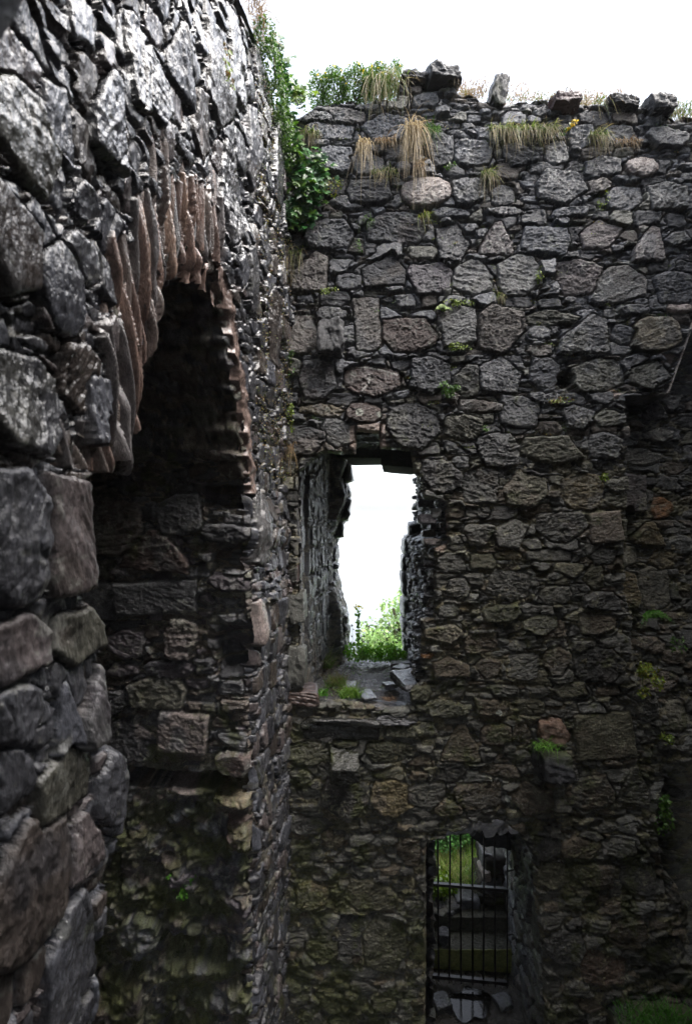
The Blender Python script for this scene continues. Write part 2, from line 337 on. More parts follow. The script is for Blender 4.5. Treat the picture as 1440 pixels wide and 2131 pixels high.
# ================================================================== THE END WALL
ST = """694 231 130 45 g|652 240 75 30 g|688 265 115 38 s|804 256 100 58 s|700 323 72 54 s|765 332 72 50 s|982 311 84 52 s|1086 314 72 48 g|920 304 52 70 g|1162 311 46 52 l
1260 341 72 46 g|1339 341 72 42 w o .03|1214 274 52 48 s|1296 271 72 42 g|1394 277 94 40 g|887 393 104 60 w o .035|765 393 96 52 d r|975 393 70 56 g|1049 399 50 54 d|1171 384 106 72 g
1305 405 78 54 s|1394 402 84 62 l|685 481 104 64 g|826 466 130 64 g|942 497 72 80 d|1037 491 74 74 p t|1140 494 104 60 s|1257 482 98 62 p|1354 500 74 76 p T|1415 491 56 30 g
643 561 84 84 b T|801 558 88 76 d|899 573 98 68 v|988 573 82 76 l|1085 567 92 88 l|1208 570 92 74 p|1300 585 98 78 l|1412 592 92 66 g|725 579 52 38 g|1060 436 90 24 g|1190 436 80 24 s|938 435 80 22 s
627 692 68 84 b|690 649 62 32 d|765 667 60 118 b s|853 692 112 72 r|954 673 82 94 l|1046 679 94 104 b|1153 655 120 34 o|1219 692 114 88 g T|1370 692 100 72 y .02|1302 692 46 42 g|1322 640 60 26 g|1420 637 50 20 w
658 789 76 80 g|774 789 116 60 r|896 777 82 76 g|975 789 54 68 o|1043 777 92 80 g|1138 777 66 70 g|1250 777 110 64 o|1358 777 84 62 o|670 850 90 28 y|757 856 72 40 r|698 900 80 66 g|633 912 84 62 d
858 882 108 92 d|966 887 80 50 o|1085 854 84 66 g|1208 866 62 52 g|1272 866 66 40 o r|1000 842 96 30 b|1040 933 88 68 g|1153 936 134 60 o|1263 927 72 54 g|917 991 94 70 d|1003 1012 74 80 g|1095 1018 86 74 o
1217 1022 84 74 y|1296 1009 64 32 o|1300 1040 70 38 o r|1265 1098 70 70 p s|1171 1098 104 64 g|1067 1110 76 58 g|1000 1113 64 46 g|1060 1220 96 72 g|955 1227 54 46 d|1187 1188 64 36 o|1243 1203 50 52 o|1260 1253 80 40 d
1160 1240 70 40 g|1047 1280 84 36 m|1127 1303 72 50 m|1243 1300 80 48 b|927 1320 82 42 b|1003 1343 76 44 b|1080 1347 52 30 g|1163 1380 58 60 b|1093 1390 66 58 g|1253 1390 104 72 d|1017 1392 58 46 b|940 1393 78 46 b
1060 1157 60 20 y|1150 1157 100 30 g|1262 1157 60 36 d|973 1268 30 19 y|890 1370 30 13 O|924 1480 108 36 m|1025 1476 68 38 b|1106 1476 60 34 o|870 1446 60 32 m|1054 1441 66 28 g|1190 1440 84 32 o|852 1524 116 32 m
810 1570 98 46 m|962 1552 84 84 b t|1036 1535 64 42 b|1090 1535 48 52 b|817 1665 92 72 y|1000 1662 98 60 b|890 1662 78 56 g|643 1572 88 50 m|717 1553 60 16 m|715 1668 104 90 d|1047 1612 88 30 b|643 1725 104 38 d
1266 1537 128 102 o s|1235 1656 96 70 b|1327 1641 74 84 o t|1104 1665 92 68 b|1238 1829 88 56 b|1336 1841 76 68 d|1155 1832 70 56 o|1125 1771 88 50 d|1210 1771 76 46 b|1293 1771 70 40 g
648 1872 68 56 y|728 1960 76 78 d|768 1875 112 62 o|1260 2025 94 68 r|1183 1979 76 68 d|1311 1948 82 52 b|853 1783 50 66 b|1390 1990 80 70 d|668 1990 70 60 m|800 1980 90 120 m
1354 1022 66 92 v s|1420 1054 46 46 O|1373 942 84 40 l|1415 893 64 32 l|1390 1110 72 56 y t .03|1412 832 54 56 d t|1400 1235 66 90 l|1345 1238 50 76 y|1385 1354 58 36 p|1335 1160 60 46 l|1420 1170 50 44 y|1400 1430 70 44 p|1425 1500 50 60 l|1360 1490 50 40 g"""
stones = []
for it in ST.replace('\n', '|').split('|'):
    t = it.split(); x, y, w, h = map(float, t[:4])
    kind = t[5] if len(t) > 5 and not t[5].startswith('.') else ''
    prot = float(t[-1]) if t[-1].startswith('.') and len(t) > 5 else .008 * ((x * 7 + y * 3) % 5 - 2)
    stones.append((bx(x), bh(y), w * S * .98, h * S * .98, t[4], kind, prot))

WIN = bpoly([(621, 985), (640, 968), (672, 941), (741, 944), (744, 897), (788, 901), (792, 932), (856, 937), (863, 984), (876, 992), (881, 1035), (929, 1046), (932, 1130), (906, 1141),
             (903, 1285), (877, 1291), (878, 1398), (890, 1416), (851, 1440), (857, 1472), (786, 1480), (780, 1472), (700, 1462), (665, 1470), (630, 1440), (621, 1430)])
DOOR = bpoly([(890, 2400), (890, 1770), (905, 1759), (930, 1757), (936, 1743), (970, 1738), (985, 1722), (1050, 1722), (1085, 1745), (1112, 1790), (1120, 1900), (1135, 2000), (1140, 2400)])
u = np.r_[np.arange(-.80, 3.8, .0068), np.arange(3.8, 5.6, .03)]; v = np.arange(-5.95, 4.75, .0068)
Ug, Vg = np.meshgrid(u, v)
mort = np.interp(Vg, [-6, -2.2, -1, .6, 1.4, 2.6, 4.2, 4.8], [.7, .65, .72, .66, .45, .18, .14, .35]) + .1 * fbm(Ug * .8, Vg * .8, 2, 3)
moss = np.interp(Vg, [-6, -3.5, -1.5, .5, 1.5, 5], [.55, .5, .36, .24, .08, .0]) + .25 * sst(-Ug, -.6, .6) * sst(-Vg, 1.5, 2.6)  # real moss, thickened downward to darken the shaded foot of the wall too
U, V, H, C, W = rubble(u, v, stones, 11, mort, moss, med=(.30, .17), p_med=.62)
warm = sst(-V, -1.6, .2)[..., None]; C = C * (np.array((.97, 1., 1.05)) * (1 - warm) + np.array((1.10, 1.05, .82)) * warm)
n1 = fbm(U * 7, V * 9, 3, 201); n2 = fbm(U * 2, V * 2, 3, 202)
# the set-back bay on the right, its slanting plastered head and ragged foot
BAY = bpoly([(1306, 1420), (1330, 1300), (1306, 1240), (1312, 900), (1303, 822), (1397, 816), (1442, 690), (1500, 500), (1800, 500), (1800, 1640), (1500, 1600), (1380, 1500)])
sb = sdf_any(U, V, BAY) + .012 * n1 * sst(-V, -1.3, -1.2)
back = sst(-sb / np.interp(V, [-2.4, -1.7, -1.2], [9, 7, 1]), .0, .035) * np.interp(V, [-2.6, -1.6, -1.0, 1.3], [.02, .12, .26, .34])
VOID = bpoly([(1408, 822), (1450, 690), (1510, 500), (1800, 500), (1800, 800), (1440, 800)])
back = back + .7 * sst(-sdf_any(U, V, VOID), 0, .03)
HOLE = bpoly([(1378, 1800), (1372, 1700), (1388, 1640), (1420, 1600), (1470, 1580), (1800, 1560), (1800, 2400), (1470, 2400), (1440, 1900)])
back = back + 1.3 * sst(-(sdf_any(U, V, HOLE) + .03 * n1), 0, .05)
for (hx, hy, hw, hh_, dp) in ((1180, 785, 16, 18, .25), (1340, 1325, 18, 40, .22), (1050, 1142, 0, 0, 0), (950, 1105, 8, 4, .1), (1345, 1085, 14, 30, .12), (1290, 1190, 10, 14, .08)):
    if hw: back = back + dp * sst(1.15 - np.hypot((U - bx(hx)) / (hw * S), (V - bh(hy)) / (hh_ * S)) + .3 * n1, 0, .5)
# the hollow right-hand foot of the window recess and the ragged lower right
H = H + .05 * n2 * sst(-V, 1.3, 2.2) * sst(U, 2.5, 3.2) + .02 * n2
H = H - back
# plaster edge of the bay: pale lime
pl = (np.abs(sb) < .012) & (V > bh(815)) & (V < bh(600)) & (U > bx(1394)); C[pl] = (.42, .38, .35); H[pl] = .012
lime = sst(fbm(U * 9, V * 14, 3, 61), .0, .3) * np.maximum(sst(.17 - np.hypot((U - bx(1300)) , (V - bh(810)) * 1.3), 0, .08), sst(.14 - np.hypot((U - bx(1390)), (V - bh(740)) * 1.2), 0, .08))
lim = (lime > .3) & (H < .012) & (H > -.09); C[lim] = np.array((.46, .38, .34)) * (.9 + .2 * n1[lim])[:, None]
lime2 = sst(.30 - np.hypot((U - bx(918)) * 3.2, (V - bh(1100))), 0, .05); C = C * (1 - .5 * lime2[..., None]) + np.array((.24, .16, .13)) * .5 * lime2[..., None]
lw = sdf_any(U, V, bpoly([(728, 930), (728, 885), (745, 880), (800, 878), (806, 940), (796, 942), (788, 901), (744, 897), (741, 944)])) < 0
C[lw] = np.array((.36, .28, .24)) * (.9 + .25 * n1[lw])[:, None]
for pts in ([(740, 760), (770, 762), (800, 768), (828, 777)], [(770, 778), (768, 795), (753, 812)]):
    for (xa, ya), (xb, yb) in zip(pts[:-1], pts[1:]):
        a = np.array((bx(xa), bh(ya))); t = np.array((bx(xb), bh(yb))) - a; q = np.clip(((U - a[0]) * t[0] + (V - a[1]) * t[1]) / (t @ t), 0, 1)
        dd = np.hypot(U - a[0] - q * t[0], V - a[1] - q * t[1]) + .006 * n1; C[dd < .008] = (.42, .40, .37)
for (lx, ly, lr) in ((748, 857, 8), (790, 860, 6), (1345, 1800, 6), (1060, 1668, 6), (1040, 1486, 6), (700, 1500, 3), (1220, 1880, 5)):
    C[np.hypot(U - bx(lx), V - bh(ly)) + .008 * n1 < lr * S] = (.34, .35, .30)
# openings: ragged rims
sw = sdf_any(U, V, WIN) + .007 * n1; sd_ = sdf_any(U, V, DOOR) + .012 * n1
so_ = np.minimum(sw, sd_)
H = H - .05 * (1 - sst(so_, 0, .045)) ** 2
TOPX = [560, 620, 640, 660, 700, 760, 830, 832, 880, 885, 945, 955, 1000, 1040, 1080, 1140, 1200, 1260, 1300, 1345, 1360, 1385, 1400, 1460, 1600, 1760]
TOPY = [232, 228, 215, 200, 194, 192, 188, 152, 150, 160, 160, 172, 188, 200, 190, 190, 194, 200, 206, 205, 206, 206, 226, 232, 236, 240]
top_h = np.interp(u, [bx(x) for x in TOPX], [bh(y) for y in TOPY]) + .02 * fbm(u * 7, u * 0, 3, 33)
dt = top_h[None] - V
H = H - .10 * (1 - sst(dt, 0, .12)) ** 2
mask = (so_ > 0) & (dt > 0)
P3 = np.stack([U, BY - H, V + EYE], -1)
wall = empty('ruined_wall', (1.6, 6.5, 0), 'tall dark stone wall of the ruin facing the camera, with the tall broken window and the barred doorway', 'wall')
grid_patch('masonry_face', P3, C, W, mask, M_STONE, wall)

def patch(name, u, v, fn, nrm, mask=None, parent=wall, mat=M_STONE, post=None, **kw):
    """rubble surface on P = fn(U, V); relief along nrm"""
    U, V, H, C, W = rubble(u, v, **kw)
    if post: H, C, W = post(U, V, H, C, W)
    P = fn(U, V); N = np.array(nrm, float) if not callable(nrm) else nrm(U, V)
    P = P + N * H[..., None]
    return grid_patch(name, P, C, W, np.ones(U.shape, bool) if mask is None else mask(U, V), mat, parent)
st3 = lambda *a: np.stack(np.broadcast_arrays(*a), -1)

# window: left reveal (path in plan), right reveal, ceiling
def left_rev(U, V):
    X = np.interp(U, [0, .45, .50, 2.3], [-.49, -.49, -.44, -.12]); Y = np.interp(U, [0, .45, .50, 2.3], [5.43, 5.92, 5.93, 7.62])
    off = np.interp(V, [-2.1, -1.6, -1.25, -1.0, -.75, -.45, -.2, 0., .35, .6, .85], [.16, .17, .15, .06, .0, .0, .02, .12, .19, .14, .2]) * sst(U, 1.62, 1.75)
    return st3(X + off + .02 * fbm(V * 6, U * 3, 3, 88) * sst(U, 1.5, 1.7), Y, V + EYE)
def back_ragged(x0, s): return lambda U, V: U < x0 + .09 * fbm(V * 5, V * 0 + s, 4, s)
patch('left_jamb', np.arange(0, 2.42, .011), np.arange(-2.15, 1.15, .010), left_rev, lambda U, V: st3(*[np.where((U > .5), a, b) for a, b in ((.98, 1.), (-.18, 0.), (0., 0.))]),
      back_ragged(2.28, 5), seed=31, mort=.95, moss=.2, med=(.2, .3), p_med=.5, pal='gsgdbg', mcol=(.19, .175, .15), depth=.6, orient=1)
def right_rev(U, V):
    X = .885 + .16 * sst(V, -.26, -.16) - .09 * (1 - sst(V, -1.07, -1.02)) * (1 - sst(U, .35, .5)) + .03 * fbm(U * 4, V * 5, 3, 91)
    return st3(X, 5.42 + U, V + EYE)
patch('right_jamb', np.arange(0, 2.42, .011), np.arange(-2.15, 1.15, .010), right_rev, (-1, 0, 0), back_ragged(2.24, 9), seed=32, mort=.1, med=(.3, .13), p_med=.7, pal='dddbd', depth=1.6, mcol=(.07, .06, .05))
patch('window_head', np.arange(-.62, 1.2, .02), np.arange(0, 2.15, .02), lambda U, V: st3(U, 5.5 + V, .98 + EYE + 0 * U), (0, 0, -1), seed=33, mort=.1, pal='dd', mcol=(.02, .02, .02), mat=M_DULL)  # near-black colour puts the shade of the window head into the stone
# window bed: soil, gravel and slabs
def bed_fn(U, V): return st3(U, 5.37 + V, EYE - 1.99 + .05 * fbm(U * 2, V * 2, 3, 5) + .06 * sst(-U, .0, .5) - .05 * sst(U, .35, .6) * (1 - sst(V, .3, .7)) + .012 * ridged(U * 30, V * 30, 2, 8) + .008 * vnoise(U * 70, V * 70, 2))
Ub, Vb = np.meshgrid(np.arange(-.55, 1.0, .009), np.arange(.02, 2.35, .009))
gc = vnoise(Ub * 80, Vb * 80, 3); gg = fbm(Ub * 3, Vb * 3, 3, 4)
Cb = np.array((.055, .048, .042))[None, None] * (.6 + 1.1 * gc)[..., None] * (1 + .3 * gg)[..., None]; Cb[gc > .78] *= 2.4
grid_patch('window_bed', bed_fn(Ub, Vb), Cb, .55 + .3 * gg, Ub > -.54, M_STONE, wall)

# outer face and flat top of the wall
ub = np.arange(-3.5, 5.6, .05); vb = np.arange(-6.0, 4.6, .05)
def out_mask(U, V):
    a = (U > -.2) & (U < 1.0) & (V > -2.05) & (V < .9); b = (U > .95) & (U < 2.35) & (V > -6.1) & (V < -2.0)
    return ~(a | b)
patch('outer_face', ub, vb, lambda U, V: st3(U, 7.66 + 0 * U, V + EYE), (0, 1, 0), out_mask, seed=35)
def top_fn(U, V): return st3(U, BY + .04 + V, EYE + np.interp(U, u, top_h) - .03 + .08 * fbm(U * 2, V * 2, 3, 6) * sst(V, 0, .3) + .05 * sst(V, 0, .5))
patch('wall_top', np.arange(-1.2, 5.5, .03), np.arange(0, 2.25, .03), top_fn, (0, 0, 1), seed=36, mort=.5, moss=.9)

# ------------------------------------------------------------------ shaped stones
_ico = {}
def ico(n):
    if n not in _ico:
        bm = bmesh.new(); bmesh.ops.create_icosphere(bm, subdivisions=n, radius=1)
        _ico[n] = (np.array([v.co[:] for v in bm.verts]), np.array([[v.index for v in f.verts] for f in bm.faces])); bm.free()
    return _ico[n]
def rotm(rx, ry, rz):
    cx, sx, cy, sy, cz, sz = math.cos(rx), math.sin(rx), math.cos(ry), math.sin(ry), math.cos(rz), math.sin(rz)
    return np.array([[cz, -sz, 0], [sz, cz, 0], [0, 0, 1]]) @ np.array([[cy, 0, sy], [0, 1, 0], [-sy, 0, cy]]) @ np.array([[1, 0, 0], [0, cx, -sx], [0, sx, cx]])
def n3(P, f, o=3, seed=0):
    return (fbm(P[:, 0] * f + P[:, 2] * f * .3, P[:, 1] * f, o, seed) + fbm(P[:, 1] * f, P[:, 2] * f + P[:, 0] * f * .3, o, seed + 5) + fbm(P[:, 2] * f, P[:, 0] * f, o, seed + 9)) / 2
def rock_geo(c, size, seed, rot=(0, 0, 0), boxy=.5, sub=5, rough=1.):
    D, F = ico(sub); rs = np.random.RandomState(seed)
    N = [np.array(a, float) for a in ((1, 0, 0), (-1, 0, 0), (0, 1, 0), (0, -1, 0), (0, 0, 1), (0, 0, -1))]
    N = [n + rs.uniform(-.14, .14, 3) for n in N]; ds = [1.] * 6
    for _ in range(int(9 * (1 - boxy)) + 3):
        n = rs.normal(size=3); N.append(n / np.linalg.norm(n)); ds.append(rs.uniform(1.0, 1.25) + boxy * .25)
    r = np.full(len(D), 9.)
    for n, d in zip(N, ds):
        n = n / np.linalg.norm(n); dot = D @ n; r = np.where(dot > .05, np.minimum(r, d / np.maximum(dot, .05)), r)
    P = D * np.minimum(r, 1.6)[:, None]
    lay = P[:, 2] * 5 + .8 * n3(P, 1.3, 3, seed + 7)
    P = P * (1 + rough * (.09 * n3(P, 2.4, 5, seed) + .03 * (np.abs((lay % 1) - .5) - .25)))[:, None] * np.array(size) / 2
    P = P + D * (.012 * rough * n3(P, 22, 3, seed + 3))[:, None]
    return P @ rotm(*rot).T + np.array(c), F
def rock_cols(P, col, seed, moss=0.):
    c = np.array(PAL[col] if isinstance(col, str) else col)[None] * (1 + .3 * n3(P, 9, 3, seed) + .25 * n3(P, 45, 2, seed + 1))[:, None]
    m = np.clip(n3(P, 5, 3, seed + 2) * 1.5 + moss * 1.4 - .5, 0, 1)[:, None] * .8
    return np.clip(c * (1 - m) + np.array((.07, .085, .02)) * m, .008, .8)
def rock(name, c, size, col, seed, rot=(0, 0, 0), boxy=.5, moss=0., parent=None, mat=None, sub=4, wet=.5, rough=1.):
    sub = min(5, sub + 1)
    P, F = rock_geo(c, size, seed, rot, boxy, sub, rough)
    return make_mesh(name, P, F, mat or M_STONE, rock_cols(P, col, seed, moss), wet, parent)
def rocks(name, items, parent=None, mat=None):
    """several stones mortared together as one part: items = (c, size, col, seed, rot, boxy, moss)"""
    Vs, Fs, Cs, o = [], [], [], 0
    for c, size, col, seed, rot, boxy, moss in items:
        P, F = rock_geo(c, size, seed, rot, boxy, 3); Vs.append(P); Fs.append(F + o); Cs.append(rock_cols(P, col, seed, moss)); o += len(P)
    return make_mesh(name, np.concatenate(Vs), np.concatenate(Fs), mat or M_STONE, np.concatenate(Cs), .5, parent)

# parts of the end wall that stand proud of it
o = rock('corbel', at(688, 704, BY - .02), (.25, .40, .36), 'd', 3, (.0, 0, .03), .6, .1, wall, rough=1.6); tag(o, 'rounded grey stone knob projecting from the wall')
o = rock('corbel', at(714, 1594, BY - .08), (.27, .40, .20), (.028, .028, .022), 5, (.35, 0, .08), .8, .2, wall, M_SLICK, rough=1.4); tag(o, 'wet sloping projecting stone below the window')
o = rock('corbel', at(1152, 1590, BY - .10), (.30, .42, .24), 'd', 6, (0, 0, 0), .8, .6, wall); tag(o, 'dark projecting stone with grass on it')
o = rock('projecting_stone', at(1151, 1526, BY - .03), (.25, .22, .23), (.17, .105, .07), 7, (0, 0, 0), .4, 0, wall, rough=1.8); tag(o, 'orange brown stone standing above the dark projecting stone')
o = rock('quoin', at(617, 1264, 5.48), (.18, .30, .30), (.095, .095, .08), 21, (0, 0, 0), .9, .1, wall, None, 4, .5, 1.2); tag(o, 'squared grey jamb block, upper of two')
o = rock('quoin', at(617, 1384, 5.48), (.19, .30, .38), (.095, .095, .08), 22, (0, 0, 0), .9, .1, wall, None, 4, .5, 1.2); tag(o, 'squared grey jamb block, lower of two')
o = rock('quoin', at(609, 1185, 5.55), (.13, .28, .32), (.13, .075, .08), 23, (0, 0, 0), .97, 0, wall); tag(o, 'purple red jamb block')
o = rock('quoin', at(609, 1085, 5.55), (.13, .28, .36), 'g', 24, (0, 0, 0), .9, 0, wall)
o = rock('sill_slab', at(708, 1502, BY + .25), (.80, .62, .23), (.028, .028, .026), 25, (0, .0, 0), .97, .0, wall, M_SLICK, 5, .7, .8); tag(o, 'long dark wet slab at the front of the window bed')
o = rock('sill_slab', at(632, 1448, BY + .14), (.30, .4, .14), (.09, .06, .05), 26, (0, .03, .1), .9, .2, wall, M_SLICK, 4, .7)
o = rock('sill_slab', at(818, 1486, BY + .19), (.42, .45, .08), 'd', 27, (.05, 0, 0), .95, .2, wall, M_SLICK, 4, .8)
o = rock('sill_slab', at(862, 1420, BY + .30), (.40, .5, .10), 'd', 28, (.05, .05, .3), .8, .2, wall, M_SLICK, 4, .8)
o = rock('lintel', (.28, 7.35, EYE + 1.06), (1.9, .6, .46), (.03, .03, .03), 29, (0, 0, 0), .99, -1, wall, M_DULL, 5, -1., .5)  # shade under the lintels painted in as near-black stone
o = rock('lintel', (.83, 7.2, EYE + .87), (.66, .6, .36), (.03, .03, .03), 30, (0, .02, 0), .99, -1, wall, M_DULL, 4, -1., .5)
# ragged stones closing the right jamb against the sky
its = []
for i, (x, y, w, h) in enumerate([(894, 1012, 30, 30), (884, 1050, 26, 16), (892, 1070, 30, 22), (882, 1098, 30, 18), (862, 1120, 34, 14), (852, 1135, 24, 34), (850, 1172, 26, 34), (851, 1215, 28, 44), (852, 1262, 28, 40), (850, 1300, 26, 26), (855, 1335, 30, 34), (856, 1370, 30, 30), (872, 1100, 40, 30), (875, 1160, 44, 40)]):
    Y = 7.45; k = Y / 1095
    its.append((at(x, y, Y), (w * k * 1.1, .45, h * k * 1.05), 'dgd'[i % 3], 300 + i, (0, .05 * (i % 3 - 1), 0), .8, 0))
rocks('outer_quoins', its, wall)
its = []
for i, (x, y, w, h) in enumerate([(712, 985, 40, 40), (705, 1020, 34, 30), (708, 1060, 36, 44), (702, 1100, 24, 36), (690, 1150, 22, 30), (698, 1178, 14, 10), (690, 1210, 20, 40), (698, 1262, 22, 20), (706, 1286, 34, 22), (705, 1308, 36, 20), (702, 1335, 34, 30)]):
    Y = 7.45; k = Y / 1095
    its.append((at(x, y, Y), (w * k * 1.1, .45, h * k * 1.05), 'dgd'[i % 3], 330 + i, (0, .08 * (i % 3 - 1), 0), .7, 0))
rocks('outer_quoins', its, wall)
# mortar cavity with rounded pebbles by the window
its = [(at(x, y, 5.5 + .15 * (i % 2)), (w * S, .12, h * S), c, 360 + i, (0, 0, 0), .3, 0) for i, (x, y, w, h, c) in enumerate([(907, 1068, 22, 22, 'l'), (910, 1096, 28, 14, 's'), (890, 1080, 36, 22, 'v'), (893, 1110, 30, 16, 'b'), (900, 1128, 40, 14, 'p'), (885, 1048, 30, 16, 'd')])]
rocks('cavity_fill', its, wall)

# ------------------------------------------------------------------ the doorway below
def door_right(U, V):
    X = np.interp(U, [0, 1.1, 1.25, 2.2], [2.06, 2.13, 2.16, 2.30]); return st3(X, 5.42 + U, V + EYE)
patch('door_right_jamb', np.arange(0, 2.25, .02), np.arange(-5.95, -3.2, .016), door_right, (-1, 0, 0), seed=41, mort=.5, moss=.3, mcol=(.10, .10, .07), pal='dgbdo')
patch('door_left_jamb', np.arange(0, 2.25, .03), np.arange(-5.95, -3.2, .03), lambda U, V: st3(.90 + .02 * U, 5.42 + U, V + EYE), (1, 0, 0), seed=42, mort=.3, moss=.3)
patch('door_head', np.arange(.8, 2.5, .03), np.arange(0, 2.25, .03), lambda U, V: st3(U, 5.45 + V, EYE - 3.30 + np.interp(V, [1.5, 2.2], [0, 1.25])), (0, 0, -1), seed=43, mort=.2, pal='dd')
rock('door_lintel', (2.08, 6.95, EYE - 3.92), (.85, .3, .66), 'd', 44, (0, .25, 0), .75, 0, wall, None, 4, .3)

# courtyard floor and passage floor (one sheet), water lying on it
u2 = np.arange(-2.6, 4.4, .022); v2 = np.arange(-.8, 7.7, .022)
Uf, Vf = np.meshgrid(u2, v2)
Hf = .04 * fbm(Uf * 2, Vf * 2, 4, 51) + .02 * ridged(Uf * 9, Vf * 9, 3, 52)
pud = sst(.42 - np.hypot(Uf - 1.55, (Vf - 6.36) * 1.2) + .15 * fbm(Uf * 5, Vf * 5, 3, 53), 0, .25)
Hf = Hf - .05 * pud - .02
Cf = np.array((.055, .048, .036))[None, None] * (1 + .5 * fbm(Uf * 20, Vf * 20, 3, 54))[..., None]
floor = grid_patch('courtyard_floor', st3(Uf, Vf, Hf), Cf, .6 + 0 * Uf, Uf > -9, M_STONE); tag(floor, kind='structure')
wv_, wf_ = [], []
for k in range(40):
    a = k / 40 * 2 * math.pi; r = .42 * (1 + .25 * math.sin(2 * a + 1) + .12 * math.sin(5 * a)); wv_.append((1.52 + r * math.cos(a) * .5, 6.36 + r * math.sin(a) * .62, -.012))
o = make_mesh('puddle', np.array(wv_), np.array([list(range(40))]), M_WATER); tag(o, kind='structure')
# step in the passage and the rough sill beyond it
Us, Vs_ = np.meshgrid(np.arange(.86, 2.4, .012), np.arange(0, 1.75, .01))
pyy = np.interp(Vs_, [0, .25, .58, .80, 1.75], [6.80, 6.83, 7.12, 7.14, 8.1]); pzz = np.interp(Vs_, [0, .25, .58, .80, 1.75], [-5.93, -5.65, -5.64, -5.46, -5.42])
nz = fbm(Us * 20, Vs_ * 20, 3, 55); gr = (Vs_ > .27) & (Vs_ < .6)
pzz = pzz + .008 * nz + gr * .014 * vnoise(Us * 60, Vs_ * 60, 3); pyy = pyy + .006 * nz
Cs = np.array((.045, .045, .03))[None, None] * (.6 + 1.2 * vnoise(Us * 70, Vs_ * 70, 4))[..., None]
rm = (Vs_ < .27); Cs[rm] = np.array((.17, .18, .045)) * (1 + .35 * nz[rm])[:, None]
step = grid_patch('step', st3(Us, pyy, pzz + EYE), Cs, .4 + 0 * Us, Us > 0, M_STONE); tag(step, 'mossy green stone step topped with gravel behind the iron gate', 'step')

# iron gate
gate = empty('iron_gate', (1.55, 6.56, .05), 'black iron gate of upright bars standing in the low doorway', 'gate')
def tube(name, a, b, r, mat, parent, n=10):
    a = np.array(a, float); b = np.array(b, float); t = b - a; L = np.linalg.norm(t); t /= L
    q = np.cross(t, (0, 1, 0) if abs(t[1]) < .9 else (1, 0, 0)); q /= np.linalg.norm(q); w = np.cross(t, q)
    an = np.arange(n) / n * 2 * np.pi; ring = np.cos(an)[:, None] * q + np.sin(an)[:, None] * w
    V = np.concatenate([a + ring * r, b + ring * r]); F = [[i, (i + 1) % n, n + (i + 1) % n, n + i] for i in range(n)]
    return make_mesh(name, V, [np.array(F), np.array([list(range(n))[::-1], list(range(n, 2 * n))])], mat, parent=parent)
def flat_bar(name, a, b, h, d, parent):
    a = np.array(a, float); b = np.array(b, float); V = []
    for p in (a, b):
        for (y, z) in ((-d, -h), (d, -h), (d, h), (-d, h)): V.append(p + (0, y / 2, z / 2))
    F = np.array([[0, 1, 2, 3], [7, 6, 5, 4], [0, 4, 5, 1], [1, 5, 6, 2], [2, 6, 7, 3], [3, 7, 4, 0]])
    return make_mesh(name, V, F, M_IRON, parent=parent, smooth=False)
def gp(i, h):                                      # gate frame: i-th bar, h relative to the eye
    t = i / 7.; return (1.033 + 1.0 * t - .02 * t, 6.62 - .11 * t, EYE + h)
for i in range(8): tube('bar', np.array(gp(i, -5.86)) + (.006 * math.sin(i * 2.1), 0, 0), np.array(gp(i, -3.86)) + (.010 * math.sin(i * 3.7 + 1), 0, 0), .0115 if i < 7 else .009, M_IRON, gate)
for h in (-5.80, -4.63, -3.92): flat_bar('rail', gp(-.1, h), gp(7.1, h), .034 if h > -5 else .042, .045, gate)
for h in (-4.40, -5.2): o = tube('hinge', gp(7, h), np.array(gp(7, h)) + (.14, .02, .01), .009, M_IRON, gate)

# ================================================================== THE LEFT WALL (runs from the camera's side to the corner)
LX = lambda Y: -1.502 + .167 * Y
Ln = np.array((1, -.167, 0)) / 1.0138
def ly(x): return 1.502 / (.167 - (x - 720) / 1095.)
def lpt(x, y): Y = ly(x); return (Y, (1083 - y) / 1095 * Y)
ARCH = [lpt(*p) for p in ((262, 955), (285, 880), (300, 760), (315, 640), (345, 580), (385, 532), (430, 528), (465, 640), (480, 740), (500, 850), (508, 950), (515, 1010))]
OPEN = [(2.28, -6.1), (2.32, -3.9), lpt(212, 1830), lpt(236, 1700), lpt(240, 1570), lpt(203, 1545), lpt(197, 1400), lpt(198, 1290), lpt(170, 1250), lpt(165, 1015), lpt(215, 985)] + ARCH + [lpt(521, 1100), (4.32, -.8), (4.33, -6.1)]
yu = [];  yy = .75
while yy < 5.46: yu.append(yy); yy += .0016 * yy + .0012
yu = np.array(yu); vl = np.arange(-5.95, 4.7, .0075)
def lst(x0, x1, y0, y1, col, kind='', prot=.02):
    a, b = ly(x0), ly(x1); Y = ly((x0 + x1) / 2.); return ((a + b) / 2, (1083 - (y0 + y1) / 2.) / 1095 * Y, abs(b - a), abs(y1 - y0) / 1095 * Y, col, kind, prot)
